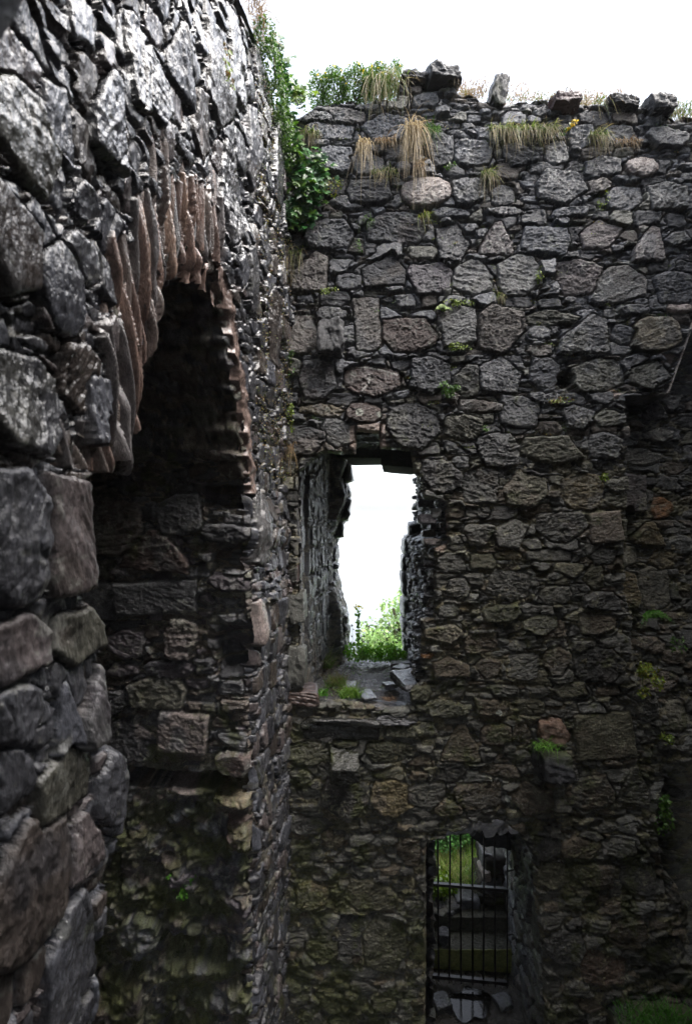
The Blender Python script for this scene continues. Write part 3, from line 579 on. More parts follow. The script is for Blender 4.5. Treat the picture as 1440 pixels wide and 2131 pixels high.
LS = [lst(72, 163, 990, 1245, 'p', 's', .05), lst(-60, 68, 980, 1255, 'g', '', .04), lst(-60, 76, 1285, 1420, 'p', '', .03), lst(85, 195, 1265, 1380, 'o', '', .03), lst(140, 197, 1380, 1560, 'l', 'T', .05),
      lst(80, 140, 1420, 1600, 's', 't', .03), lst(-40, 55, 1430, 1560, 'g'), lst(-80, 105, 1730, 2000, 'b', '', .03), lst(40, 160, 1560, 1700, 'o'), lst(110, 180, 1700, 1830, 'p', 't'), lst(60, 170, 1900, 2131, 'g', '', .03),
      lst(175, 240, 1560, 1720, 'g', '', .03), lst(-60, 90, 160, 360, 'o', '', .02), lst(165, 240, 110, 320, 's', 'T', .03), lst(-90, 55, 380, 610, 'b', '', .03), lst(60, 165, 500, 690, 's', 'o', .03),
      lst(-60, 125, 730, 930, 'g', '', .02), lst(115, 190, 710, 850, 'b', '', .03), lst(165, 250, 790, 950, 's', '', .05), lst(285, 335, 100, 245, 's'), lst(340, 390, 30, 190, 's', 't'), lst(420, 470, 50, 240, 'l', '', .03),
      lst(250, 290, 10, 210, 'g'), lst(395, 425, 180, 330, 'b'), lst(470, 500, 20, 200, 'l'), lst(455, 490, 300, 500, 'g'), lst(525, 548, 1020, 1180, 'l'), lst(518, 540, 1250, 1345, 'w', 'o', .06), lst(548, 570, 600, 750, 'b'), lst(500, 520, 500, 640, 'g'),
      lst(560, 578, 250, 420, 'g'), lst(510, 530, 200, 380, 's'), lst(530, 552, 60, 200, 'l')]
Ul, Vl = np.meshgrid(yu, vl)
mortL = np.interp(Vl, [-6, -2, 0, 2, 5], [.45, .35, .3, .12, .1]) + .3 * sst(Ul, 4.2, 4.7) * sst(-Vl, -2.5, -1)
mossL = np.interp(Vl, [-6, -2, 0, 5], [.45, .25, .12, .1])
U, V, H, C, W = rubble(yu, vl, LS, 61, mortL, mossL, med=(.19, .25), p_med=.62, sliver=(.14, .07), pal='gsgbspgd', depth=.84, orient=1)
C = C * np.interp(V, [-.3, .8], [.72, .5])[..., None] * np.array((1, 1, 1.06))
sraw = sdf_any(U, V, OPEN); soL = sraw + .018 * fbm(U * 6, V * 6, 3, 66)
vz = V > .22
H = H - .07 * (1 - sst(soL, 0, .06)) ** 2
H = H + .05 * fbm(U * 1.3, V * 1.3, 3, 67) + .03 * fbm(U * .6, V * 3, 2, 68)
# slates on edge round the arch: eroded upright ridges with ragged hanging tips
ul = U + .17 * V + .025 * fbm(U * 3, V * 2.2, 3, 601)
d, I, J = voro(ul + .3 * (hsh(np.floor(V / .9).astype(np.int64), np.int64(1), 9) * 0), V + .2 * hsh(np.floor(ul / .05).astype(np.int64), np.int64(3), 5), .05, .62, 602, .7, .8)
r1 = hsh(I, J, 603); r2 = hsh(I, J, 604)
tip = (r1 - .35) * .15 + .012 * fbm(U * 20, V * 14, 3, 605)
left = sst(3.72 - U, 0, .05) * vz
band = (sraw < np.interp(V, [.3, 1.0, 1.6], [.22, .32, .42]) + .16 * (r2 - .5) + .05 * fbm(U * 8, V * 4, 3, 606)) & (left > .5) & (sraw > -.3)
prof_ = -.05 + (.02 + .09 * r2) * np.sqrt(np.clip(d / .018, 0, 1)) + .014 * fbm(ul * 38, V * 4, 2, 607) + .03 * fbm(ul * 16, V * 2, 2, 608)
H = np.where(band, prof_ - .05 * (1 - sst(sraw + .5 * tip, -.05, .08)) ** 2, H)
rc = np.array([(.17, .115, .095), (.15, .105, .09), (.13, .105, .095), (.11, .10, .10), (.19, .13, .10)])[(r1 * 983).astype(int) % 5]
st_ = (1 + .35 * fbm(ul * 30, V * 5, 3, 609) + .2 * fbm(U * 8, V * 8, 3, 610))[..., None]
C = np.where(band[..., None], rc * st_ * (.75 + .5 * r2)[..., None], C)
rleg = (U > 3.62) & vz & (sraw < .16 + .03 * fbm(U * 5, V * 9, 3, 611)); scal = .035 * np.abs(np.sin(V * 21 + 3 * fbm(V * 3, V * 0, 2, 612)))
C = np.where(rleg[..., None], np.array((.20, .145, .125)) * (1 + .3 * fbm(U * 40, V * 25, 3, 613))[..., None], C)
H = np.where(rleg, .01 + .03 * fbm(U * 9, V * 9, 3, 614) - .06 * (1 - sst(sraw - scal, 0, .06)) ** 2, H)
stip = sdf_any(U, V + (r1 - .42) * .32 + .01 * fbm(U * 20, V * 14, 2, 605), OPEN)
soL = np.where(band, stip + .006 * fbm(U * 30, V * 12, 2, 615), np.where(rleg, sraw - scal * .8, soL))
W = W + .12 * sst(V, .2, 1.4)
topL = 4.12 + .10 * fbm(yu * 3, yu * 0, 3, 69) - .25 * sst(yu, 4.6, 5.4)
dtl = topL[None] - V
H = H - .12 * (1 - sst(dtl, 0, .2)) ** 2
Pl = st3(LX(U), U, V + EYE) + Ln * H[..., None]
lwall = empty('ruined_wall', (-1.9, 3.3, 0), 'steep rough stone wall at the left with the pointed arched recess, close to the camera', 'wall')
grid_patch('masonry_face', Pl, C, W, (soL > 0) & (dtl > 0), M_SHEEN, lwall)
# flat top and outer side
patch('wall_top', np.arange(.4, 7.7, .04), np.arange(0, 2.3, .05), lambda U, V: st3(LX(np.minimum(U, 5.46)) - .02 - V * .986, U + .165 * V, EYE + np.interp(U, yu, topL) - .03 + .1 * fbm(U * 2, V * 2, 3, 6) * sst(V, 0, .3)), (0, 0, 1), seed=71, mort=.5, moss=.9, parent=lwall)
patch('outer_face', np.arange(.4, 7.7, .08), np.arange(-6, 4.2, .08), lambda U, V: st3(LX(U) - 2.3, U, V + EYE), (-1, 0, 0), seed=72, parent=lwall)
# recess lining: far jamb, vault, near jamb as one swept sheet
prof = [(4.33, -6.1), (4.32, -.8), (4.27, -.05)] + [(a, b) for a, b in ARCH[::-1]] + [(2.2, .3), (2.2, -1.5), (2.3, -3.0), (2.3, -6.1)]
prof = np.array(prof); prof[3:-4] += (prof[3:-4] - np.array((3.4, .2))) * .03
seg = np.r_[0, np.cumsum(np.hypot(*np.diff(prof, axis=0).T))]
far_top = seg[3]                                      # arc length at the far springing
def rec_fn(U, V):                                     # U = arc length, V = depth into the wall
    Y = np.interp(U, seg, prof[:, 0]); h = np.interp(U, seg, prof[:, 1]); X = LX(Y)
    return st3(X - .986 * V, Y + .165 * V, h + EYE)
def rec_n(U, V):
    e = .02; dY = np.interp(U + e, seg, prof[:, 0]) - np.interp(U - e, seg, prof[:, 0]); dh = np.interp(U + e, seg, prof[:, 1]) - np.interp(U - e, seg, prof[:, 1])
    L = np.hypot(dY, dh) + 1e-9; return st3(0 * U, -dh / L, dY / L)
def rec_hh(U): return np.interp(U, seg, prof[:, 1])
def jst(x0, x1, y0, y1, col, kind='', prot=.01):      # a stone on the far jamb, from the picture
    q = lambda x: (x - 720) / 1095.
    w = lambda x: (-.78 - 4.32 * q(x)) / (.986 + .165 * q(x))
    a, b = w(x1), w(x0); wc = (a + b) / 2; Y = 4.32 + .165 * wc
    hc = (1083 - (y0 + y1) / 2.) / 1095 * Y
    return (wc, hc + 6.1, b - a, (y1 - y0) / 1095 * Y, col, kind, prot)   # (depth, arc) : far jamb is near vertical so arc = h + 6.1
JS = [jst(160, 300, 1040, 1150, 'b'), jst(250, 395, 1100, 1190, 'r', 't', .02), jst(330, 425, 1030, 1110, 'g'), jst(165, 240, 1210, 1290, 'g', 's'), jst(240, 408, 1210, 1282, 'g', 's', .03), jst(225, 300, 1310, 1370, 'v', '', .02),
      jst(340, 405, 1290, 1370, 'p', '', .04), jst(215, 285, 1385, 1415, 'v'), jst(265, 385, 1415, 1478, 'o', '', .02), jst(200, 262, 1440, 1490, 'g'), jst(327, 432, 1485, 1572, 'p', 's', .06), jst(205, 320, 1500, 1590, 'd'), jst(300, 400, 1380, 1412, 'v'),
      jst(450, 525, 1565, 1610, 'r', '', .08), jst(440, 525, 1645, 1680, 'y', '', .08), jst(350, 420, 1630, 1655, 'p', '', .05), jst(255, 335, 1900, 1975, 's', 'o', .12), jst(335, 385, 1950, 1975, 's', '', .1), jst(200, 300, 2030, 2120, 'r', 's', .08), jst(395, 460, 1720, 1760, 's'), jst(345, 375, 1700, 1725, 's', '', .05),
      jst(375, 410, 1680, 1705, 's', '', .05), jst(240, 290, 1780, 1830, 'v'), jst(470, 525, 1700, 1770, 'r', 's', .03), jst(420, 520, 1090, 1130, 'd'), jst(430, 520, 1200, 1230, 'v'), jst(420, 515, 930, 960, 'b'), jst(430, 512, 880, 905, 'b')]
def rec_post(U, V, H, C, W):                          # here U = depth into the wall, V = arc length
    h = rec_hh(V); n = fbm(U * 5, V * 5, 4, 75); far = (V < far_top)
    low = far & (h < -2.3)
    H = H + np.where(low, .13 * fbm(U * 3.5, V * 5, 5, 76, .6) + .07 * ridged(U * 8, V * 12, 4, 74, .6) - .03, 0)
    def dent(w0, w1, h0, h1, d, soft=.05):
        q = np.maximum(np.abs(U - (w0 + w1) / 2) - (w1 - w0) / 2, np.abs(h - (h0 + h1) / 2) - (h1 - h0) / 2) + .04 * n
        return far * d * (1 - sst(q, -soft, soft * .4))
    H = H - dent(-.1, 1.7, -2.28, -2.12, .34, .03) - dent(-.1, .40, .10, .34, .35) - dent(.0, .28, -1.28, -.86, .22, .09) - dent(-.05, .34, -.42, -.22, .1)
    H = H - dent(.2, .8, -3.75, -3.5, .22, .1)
    # eroded, scalloped edge at the far jamb and rounded arris
    H = H - .05 * (1 - sst(U, 0, .07)) ** 2
    mg = (sst(fbm(U * 5, V * 6, 4, 79) + .25 * n + 6 * (H - .03) * .15, .08, .32) * low)[..., None] * .5
    C = C * 1.4; C = C * (1 - mg) + np.array((.095, .105, .028)) * (1 + .5 * fbm(U * 45, V * 45, 2, 73))[..., None] * mg
    return H, C, W
Ur = np.arange(0, 1.95, .009); Vr = np.r_[np.arange(0, far_top + .3, .009), np.arange(far_top + .3, seg[-1], .03)]
Ug, Vg = np.meshgrid(Ur, Vr); hg = rec_hh(Vg)
mo = np.interp(hg, [-6, -2.2, -1, 0, .5, 2], [.55, .5, .42, .5, .6, .5]); ms = np.interp(hg, [-6, -3.5, -2.4, -1, .3, 2], [.75, .75, .55, .15, .4, .4])
patch('recess_lining', Ur, Vr, lambda D, A: rec_fn(A, D), lambda D, A: rec_n(A, D), parent=lwall, post=rec_post, seed=77, stones=JS, mort=mo, moss=ms, med=(.26, .15), p_med=.5, pal='gbvdgob', mcol=(.20, .18, .14))
patch('recess_back', np.arange(2.1, 4.9, .03), np.arange(-6, 2.2, .03), lambda U, V: st3(LX(U) - 1.85, U, V + EYE), Ln, parent=lwall, seed=78, mort=.5, pal='dgb')
# voussoirs: thin slabs on edge round the arch
apts = np.array(ARCH); aseg = np.r_[0, np.cumsum(np.hypot(*np.diff(apts, axis=0).T))]
rs = np.random.RandomState(5)
bxv = None
def slab_geo(n=(3, 5, 9)):
    bm = bmesh.new(); bmesh.ops.create_cube(bm, size=1)
    bmesh.ops.subdivide_edges(bm, edges=bm.edges[:], cuts=9, use_grid_fill=True)
    r = (np.array([v.co[:] for v in bm.verts]), np.array([[v.index for v in f.verts] for f in bm.faces])); bm.free(); return r
SV, SF = slab_geo()
Vs, Fs, Cs, o_ = [], [], [], 0; s = -.02; k = 0
slabs = []                                            # (foot Y, foot h, direction, thickness, length, lean)
yv = 2.50
while yv < 3.62:
    th = rs.uniform(.03, .055); c = yv + th / 2; yv += th * .93
    hh_ = np.interp(c, apts[:7, 0], apts[:7, 1]) if c < 3.45 else np.interp(c, apts[6:8, 0], apts[6:8, 1])
    slabs.append((c, hh_ + rs.uniform(-.07, .10), (-.16 + rs.uniform(-.05, .05), 1.), th * 1.12, rs.uniform(.5, .85)))
    if rs.rand() < .6: slabs.append((c - .06, hh_ + rs.uniform(.35, .6), (-.2 + rs.uniform(-.06, .06), 1.), th, rs.uniform(.3, .6)))
for k, (fy, fh, dr, th, rl) in enumerate(slabs):
    nn = np.array(dr) / np.hypot(*dr); q = np.array((nn[1], -nn[0]))
    dep = .55 if dr[1] > .9 else .09; pr = rs.uniform(-.03, .02)
    L = SV.copy(); L = np.sign(L) * np.abs(L * 2) ** .85 / 2
    e = np.abs(L[:, [0]] * 2) ** 2.2; L[:, 1] -= np.where(L[:, 1] > 0, .05 * e[:, 0], 0) * 0
    L = L * np.array((th, dep, rl))
    low = sst(-L[:, 2] / rl, .15, .5); L[:, 0] *= 1 - .45 * low; L[:, 1] -= .05 * low
    L[:, 1] -= np.where(L[:, 1] > 0, .07 * (2 * L[:, 0] / th) ** 2 * .6, 0)
    G = L * np.array((1, 1, .35)) + k * 3.1
    L[:, 1] += .022 * n3(G * (1, 1, .5), 24, 3, k + 7); L[:, 0] += .022 * n3(G, 9, 4, k); L[:, 1] += .05 * n3(G, 7, 4, k + 50); L[:, 2] += .05 * n3(L + k * 2, 5, 3, k + 90)
    cy_ = fy + nn[0] * rl / 2; ch = fh + nn[1] * rl / 2
    Yv = cy_ + q[0] * L[:, 0] + nn[0] * L[:, 2]; hv = ch + q[1] * L[:, 0] + nn[1] * L[:, 2]
    W3 = np.stack([LX(Yv), Yv, hv + EYE], 1) + Ln * (L[:, 1] - dep / 2 + pr)[:, None]
    Vs.append(W3); Fs.append(SF + o_); o_ += len(W3)
    Cs.append(rock_cols(W3, [(.17, .115, .095), (.15, .105, .09), (.13, .105, .095), (.10, .095, .10)][rs.randint(4)], k))
o = make_mesh('arch_ring', np.concatenate(Vs), np.concatenate(Fs), M_STONE, np.concatenate(Cs), .5, lwall)

# ================================================================== two more walls, raised to shade the court; the right one added unseen
rwall = empty('ruined_wall', (4.6, 2.5, 0), 'unseen rough stone wall added on the right to shade the court', 'wall')
patch('masonry_face', np.arange(-.6, 5.35, .04), np.arange(-5.95, 5.6, .04), lambda U, V: st3(4.35 + 0 * U, U, V + EYE), (-1, 0, 0), seed=81, parent=rwall)
patch('outer_face', np.arange(-.6, 5.35, .1), np.arange(-5.95, 5.6, .1), lambda U, V: st3(5.6 + 0 * U, U, V + EYE), (1, 0, 0), seed=82, parent=rwall)
fwall = empty('ruined_wall', (1.5, .3, 0), 'dark near wall whose doorway arch shows at the top left corner of the view', 'wall')
DO = [(-.53, -6), (-.53, .60), (-.50, .69), (-.45, .775), (-.30, .86), (0, .92), (.30, .86), (.46, .785), (.53, .74), (.56, .5), (.56, -6)]
def dmask(U, V): return sdf_any(U, V, DO) + .008 * fbm(U * 12, V * 12, 3, 3) > 0
patch('masonry_face', np.arange(-1.5, 4.35, .02), np.arange(-5.95, 8.6, .02), lambda U, V: st3(U, .75 + 0 * U, V + EYE), (0, 1, 0), dmask, seed=83, parent=fwall, depth=.5)
patch('outer_face', np.arange(-1.5, 4.35, .05), np.arange(-5.95, 8.6, .05), lambda U, V: st3(U, -.6 + 0 * U, V + EYE), (0, -1, 0), dmask, seed=84, parent=fwall, depth=.5)
dp = np.array(DO); dseg = np.r_[0, np.cumsum(np.hypot(*np.diff(dp, axis=0).T))]
patch('doorway_lining', np.arange(0, dseg[-1], .03), np.arange(-.6, .75, .03), lambda U, V: st3(np.interp(U, dseg, dp[:, 0]), V, np.interp(U, dseg, dp[:, 1]) + EYE), (0, 0, 0), seed=85, parent=fwall, depth=.3)

# ================================================================== outside: ground, haze
gx = np.r_[-900, -400, -150, np.arange(-60, 61, 3), 150, 400, 900].astype(float); gy = np.r_[7.7, np.arange(8.5, 60, 2.5), 80, 120, 200, 400, 800, 1600].astype(float)
Gx, Gy = np.meshgrid(gx, gy)
gz = .62 + .12 * fbm(Gx * .4, Gy * .4, 3, 91) - np.interp(Gy, [0, 17, 30, 60, 120, 200, 1600], [0, 0, 5, 22, 50, 62, 75]) + .7 * sst(Gy, 8, 13) * 0
hill = grid_patch('hillside', st3(Gx, Gy, gz), np.zeros(Gx.shape + (3,)) + .1, 0 * Gx, Gx > -1e9, M_TERRAIN); tag(hill, kind='structure')
M_SKY_REFLECT, nt, b = new_mat('sky_reflecting_water'); b.inputs['Base Color'].default_value = (.05, .06, .065, 1); b.inputs['Roughness'].default_value = .12; b.inputs['IOR'].default_value = 1.33
o = make_mesh('water', np.array([(-1000, 60, -52), (1000, 60, -52), (1000, 2600, -52), (-1000, 2600, -52)], float), np.array([[0, 1, 2, 3]]), M_SKY_REFLECT); tag(o, kind='structure')  # invented water sheet, added to mirror the white sky below the horizon

# ================================================================== vegetation
class Veg:
    def __init__(s): s.V, s.F3, s.F4, s.C, s.n = [], [], [], [], 0
    def add(s, V, F, C):
        V = np.asarray(V, float); s.V.append(V); F = np.asarray(F) + s.n; (s.F4 if F.shape[1] == 4 else s.F3).append(F); s.n += len(V)
        s.C.append(np.broadcast_to(np.asarray(C, float), (len(V), 3)))
    def build(s, name, mat, parent=None):
        F = [np.concatenate(f) for f in (s.F3, s.F4) if f]
        return make_mesh(name, np.concatenate(s.V), F, mat, np.clip(np.concatenate(s.C), 0, 1), None, parent)
GREEN, LIME, STRAW, RUST, DEEP = (.07, .15, .02), (.19, .28, .035), (.33, .26, .15), (.20, .125, .065), (.025, .07, .012)
def blades(vg, base, n, L, spread, out=.5, up=.6, droop=.9, c0=GREEN, c1=STRAW, w=.005, seed=0, back=None, az=None):
    """n grass blades from around base; spread = (sx, sy, sz)"""
    rs = np.random.RandomState(seed); K = 5; t = np.linspace(0, 1, K + 1)
    for i in range(n):
        p = np.array(base) + rs.uniform(-1, 1, 3) * spread; l = L * rs.uniform(.2, 1.15)
        d = np.array((rs.normal() * (.12 * out + .25 * up), -out * rs.uniform(.3, 1.3), up * rs.uniform(.3, 1.2)))
        if az == 'all': a = rs.rand() * 6.283; d = np.array((math.cos(a) * out, math.sin(a) * out, up)) * rs.uniform(.5, 1.2)
        d /= (np.linalg.norm(d) if az else math.hypot(out, up) * 1.1); dr = droop * rs.uniform(.4, 1.3)
        P = p + d * (l * t[:, None]) + np.array((0, 0, -1)) * (l * dr * t ** 2)[:, None] + rs.normal(size=3) * .11 * l * (t ** 2)[:, None]
        if back is not None: P[:, 1] = np.minimum(P[:, 1], back)
        sd = np.array((rs.normal(), rs.normal() * .5, rs.normal() * .2)); sd /= np.linalg.norm(sd)
        ww = w * rs.uniform(.6, 1.2) * (1 - t * .85)[:, None] * sd
        V = np.empty((2 * (K + 1), 3)); V[0::2] = P - ww; V[1::2] = P + ww
        F = np.array([[2 * k, 2 * k + 1, 2 * k + 3, 2 * k + 2] for k in range(K)])
        m = np.clip(t * rs.uniform(.3, 1.7), 0, 1)[:, None]; c = (np.array(c0) * (1 - m) + np.array(c1) * m) * rs.uniform(.65, 1.3)
        vg.add(V, F, np.repeat(c, 2, 0))
LEAF = np.array([(0, 0, 0), (.35, .3, .06), (.28, .7, .05), (0, 1, -.04), (-.28, .7, .05), (-.35, .3, .06)])
LEAF_F = np.array([[0, 1, 2, 3], [0, 3, 4, 5]])
_a = [(0, -.05), (.22, -.28), (.55, -.22), (.42, .06), (.72, .38), (.30, .42), (0, 1.0), (-.30, .42), (-.72, .38), (-.42, .06), (-.55, -.22), (-.22, -.28)]
IVY = np.array([(0, .15, .0)] + [(x, y, -.12 * (x * x + y * y)) for x, y in _a]); IVY_F = np.array([[0, 1 + i, 1 + (i + 1) % 12] for i in range(12)])
def leaves(vg, P, size, cols, seed=0, face=(0, -1, .4), loose=.6, shape='leaf', grow=None):
    rs = np.random.RandomState(seed); base, F = (LEAF, LEAF_F) if shape == 'leaf' else (IVY, IVY_F)
    cols = np.array(cols)
    for p in P:
        n = np.array(face) + rs.normal(size=3) * loose; n /= np.linalg.norm(n)
        g = np.array(grow if grow is not None else (0, 0, -1.)) + rs.normal(size=3) * (.5 if grow is not None else .9); t = g - n * (g @ n); t /= np.linalg.norm(t) + 1e-9
        b = np.cross(t, n); s_ = size * rs.uniform(.55, 1.25)
        V = p + (base[:, [0]] * b + base[:, [1]] * t + base[:, [2]] * n) * s_
        vg.add(V, F, cols[rs.randint(len(cols))] * rs.uniform(.6, 1.35))
def stem(vg, pts, r, c=(.10, .07, .04)):
    pts = np.array(pts, float)
    for a, b in zip(pts[:-1], pts[1:]):
        t = b - a; t /= np.linalg.norm(t) + 1e-9; q = np.cross(t, (.3, .9, .2)); q /= np.linalg.norm(q); w = np.cross(t, q)
        R3 = [q * r, (-.5 * q + .87 * w) * r, (-.5 * q - .87 * w) * r]
        vg.add([a + x for x in R3] + [b + x * .85 for x in R3], np.array([[0, 1, 4, 3], [1, 2, 5, 4], [2, 0, 3, 5]]), c)
def plant(name, label, cat, loc, group=None): return empty(name, loc, label, cat, group)

# ---- grass tufts growing from the joints and the top of the end wall
#      x, y (root), half width px, n, length m, out, up, droop, colours, label
T = [(806, 172, 42, 420, .42, .5, .55, 1.25, 'gs', 'large drooping green and straw grass clump beside the yellow-flowered cushion on the wall top'),
     (640, 268, 22, 160, .20, .5, .4, 1.3, 'gs', 'short grass tuft on the end wall at the right edge of the ivy'),
     (757, 290, 14, 110, .36, .2, .05, 1.4, 'ss', 'thin trailing straw grass hanging left of the small rusty tuft, under the wall top'),
     (803, 283, 20, 140, .16, .5, .4, 1.3, 'rs', 'small rusty grass tuft above the green fringe and left of the long straw beard'),
     (801, 350, 26, 190, .17, .5, .4, 1.3, 'gs', 'green topped fringe of grass straight above the dark ribbed stone'),
     (860, 262, 13, 320, .46, .25, .1, 1.5, 'ss', 'long straw coloured beard of grass hanging above the pale pink boulder'),
     (873, 335, 10, 80, .25, .3, .1, 1.3, 'rs', 'thin rusty end tuft hanging onto the pale pink boulder'),
     (900, 262, 16, 150, .22, .4, .8, 1.1, 'gg', 'bright green tuft just right of the long straw beard'),
     (1090, 262, 70, 620, .24, .6, .5, 1.35, 'gs', 'wide shaggy grass clump overhanging the wall like a fringe'),
     (1250, 275, 20, 190, .24, .5, .6, 1.3, 'gs', 'upright-rooted grass tuft right of the yellow flower spike'),
     (1312, 285, 28, 120, .12, .5, .4, 1.2, 'rs', 'low rusty grass strip above the oval pale stone'),
     (1020, 355, 15, 120, .26, .4, .4, 1.3, 'gs', 'single straw tuft hanging below the wide shaggy clump'),
     (768, 452, 13, 50, .13, .6, .7, .9, 'gg', 'tiny grass sprout left on the grey slab below the ribbed stone'),
     (884, 442, 12, 50, .16, .5, .5, 1.3, 'lr', 'tiny yellow green sprout at the right end of the large grey slab'),
     (1043, 610, 12, 70, .16, .4, .7, 1.2, 'gs', 'grass sprout on top of the tall brown stone'),
     (610, 520, 18, 60, .30, .6, .5, 1.4, 'gs', 'loose long blades drooping in the corner below the ivy'),
     (604, 930, 9, 70, .28, .3, .2, 1.3, 'rs', 'dry straw tuft hanging in the corner at the window head'),
     (980, 178, 35, 200, .22, .4, .7, 1.2, 'rs', 'rusty grass between the big coping block and the standing stone'),
     (1075, 188, 30, 120, .15, .4, .6, 1.2, 'rs', 'low rusty grass just right of the standing stone'),
     (1170, 195, 60, 260, .14, .4, .7, 1.1, 'rg', 'thin turf fringe along the middle of the wall top'),
     (1250, 202, 60, 420, .17, .5, .7, 1.2, 'rs', 'matted rusty turf on the wall top left of the black coping stone'),
     (1255, 215, 20, 150, .22, .5, .5, 1.2, 'gs', 'green tuft spilling from the matted rusty turf'),
     (1420, 225, 40, 420, .22, .5, .8, 1.1, 'gr', 'thick grass at the far right end of the wall top')]
CC = dict(g=GREEN, s=STRAW, r=RUST, l=LIME)
for k, (x, y, hw, n, L, out, up, dr, cc, lab) in enumerate(T):
    vg = Veg(); b = at(x, y, BY - (.02 if y > 240 else -.08)); sp = (hw * S, .03 if y > 240 else .14, .02)
    blades(vg, b, n, L, sp, out, up, dr, np.array(CC[cc[0]]), CC[cc[1]], .0048, k, BY - .01 if y > 240 else None)
    o = vg.build('grass_tuft', M_GRASS); tag(o, lab, 'grass tuft', 'grass tufts on the end wall')
# tall thin seed stalks above the wall top
vg = Veg(); rs = np.random.RandomState(3)
for i in range(38):
    x = rs.choice([rs.uniform(640, 860), rs.uniform(960, 1440)]); y = np.interp(x, [640, 860, 1100, 1440], [180, 160, 190, 215]); b = at(x, y, BY + rs.uniform(.1, 1.2))
    h = rs.uniform(.12, .45); l = rs.uniform(-.15, .15)
    pts = [b, b + (l * .3, 0, h * .55), b + (l, 0, h)]; stem(vg, pts, .0012, (.2, .16, .09))
    leaves(vg, [pts[2] + rs.normal(size=3) * .008 for _ in range(3)], .013, [(.20, .16, .10)], i, grow=(0, 0, 1))
o = vg.build('seed_stalks', M_GRASS); tag(o, 'thin dry seed stalks against the white sky', 'grass', kind='stuff')

vg = Veg(); rs = np.random.RandomState(48)
for i in range(60):
    x = rs.uniform(960, 1440); y = np.interp(x, [960, 1040, 1140, 1300, 1440], [180, 192, 193, 207, 232]); blades(vg, at(x, y, BY + rs.uniform(.02, .3)), 22, .13, (.05, .05, .01), .5, .5, .9, [(.20, .14, .07), GREEN, (.12, .16, .04)][rs.randint(3)], [STRAW, RUST][i % 2], .004, 900 + i, None, 'all')
o = vg.build('turf_crest', M_GRASS); tag(o, 'matted low turf along the crest of the end wall', kind='stuff')
# ---- cushion with yellow flowers on the wall top
def cloud(c, r, n, rs, flat=.0):
    d = rs.normal(size=(n, 3)); d /= np.linalg.norm(d, axis=1)[:, None]; return np.array(c) + d * np.array(r) * (rs.uniform(.35, 1.05, n) ** .5)[:, None]
pl_ = plant('flowering_bush', 'round green cushion dotted with yellow flowers on the wall top', 'bush', tuple(at(740, 190, BY + .3)))
vg = Veg(); rs = np.random.RandomState(8)
tops = []
for i, (x, y, rx, rz, n) in enumerate([(658, 184, 20, 12, 600), (695, 176, 30, 17, 1300), (740, 172, 34, 19, 1500), (785, 170, 34, 20, 1500), (822, 162, 20, 15, 600), (770, 186, 40, 9, 700), (690, 190, 40, 8, 600)]):
    P = cloud(at(x, y, BY + .22), (rx * S, .30, rz * S), int(n * 2.2), rs); leaves(vg, P, .020, [GREEN, (.05, .12, .02), (.09, .19, .03), (.12, .2, .03)], 20 + i, (0, -.5, .8), .8, grow=(0, -.3, 1)); tops.append(P)
vg.build('foliage', M_LEAF, pl_)
vg = Veg(); stem(vg, [at(740, 196, BY + .25), at(735, 175, BY + .2)], .012); stem(vg, [at(740, 196, BY + .25), at(770, 170, BY + .25)], .009); vg.build('stem', M_LEAF, pl_)
allt = np.concatenate(tops); allt = allt[(allt[:, 1] < BY + .1)]
for i in range(22):
    vg = Veg(); p = allt[rs.randint(len(allt))] + (0, -.03, .01)
    for a in range(5): leaves(vg, [p], .022, [(.85, .62, .02)], i * 7 + a, (0, -1, .5), .5, grow=(math.cos(a * 1.256), 0, math.sin(a * 1.256)))
    vg.build('flower', M_LEAF, pl_)
# ---- ivy
iv = plant('ivy', 'glossy green ivy climbing the corner where the two walls meet', 'ivy', tuple(at(640, 440, BY - .1)))
vg = Veg(); rs = np.random.RandomState(12)
reg = [((572, 60), (592, 170), 22, 230, .35), ((590, 170), (630, 190), 30, 170, .1), ((585, 200), (605, 300), 26, 260, .2), ((600, 290), (640, 400), 34, 420, .15), ((655, 320), (650, 400), 30, 420, .08), ((620, 400), (640, 450), 26, 240, .08), ((600, 420), (605, 460), 18, 80, .12)]
for i, (a, b, w_, n, off) in enumerate(reg):
    P = []
    for _ in range(n):
        t = rs.rand(); x = a[0] + (b[0] - a[0]) * t + rs.normal() * w_ * .42; y = a[1] + (b[1] - a[1]) * t + rs.normal() * w_ * .42
        x = max(x, 566 + (y - 60) * .09); P.append(at(x, y, BY - off - rs.rand() * .10))
    leaves(vg, P, .062 if i > 0 else .05, [(.03, .11, .025), (.02, .08, .02), (.05, .15, .03), (.10, .20, .03)] if i not in (1,) else [LIME, (.10, .20, .03)], 40 + i, (.1, -.8, .55), .38, 'ivy')
vg.build('foliage', M_IVY, iv)
vg = Veg(); stem(vg, [at(x, y, BY - .08) for x, y in ((640, 455), (625, 400), (612, 340), (600, 280), (592, 220), (590, 160), (585, 100))], .009, (.12, .085, .05)); stem(vg, [at(x, y, BY - .07) for x, y in ((625, 400), (655, 370), (672, 330))], .006, (.12, .085, .05)); vg.build('stem', M_LEAF, iv)
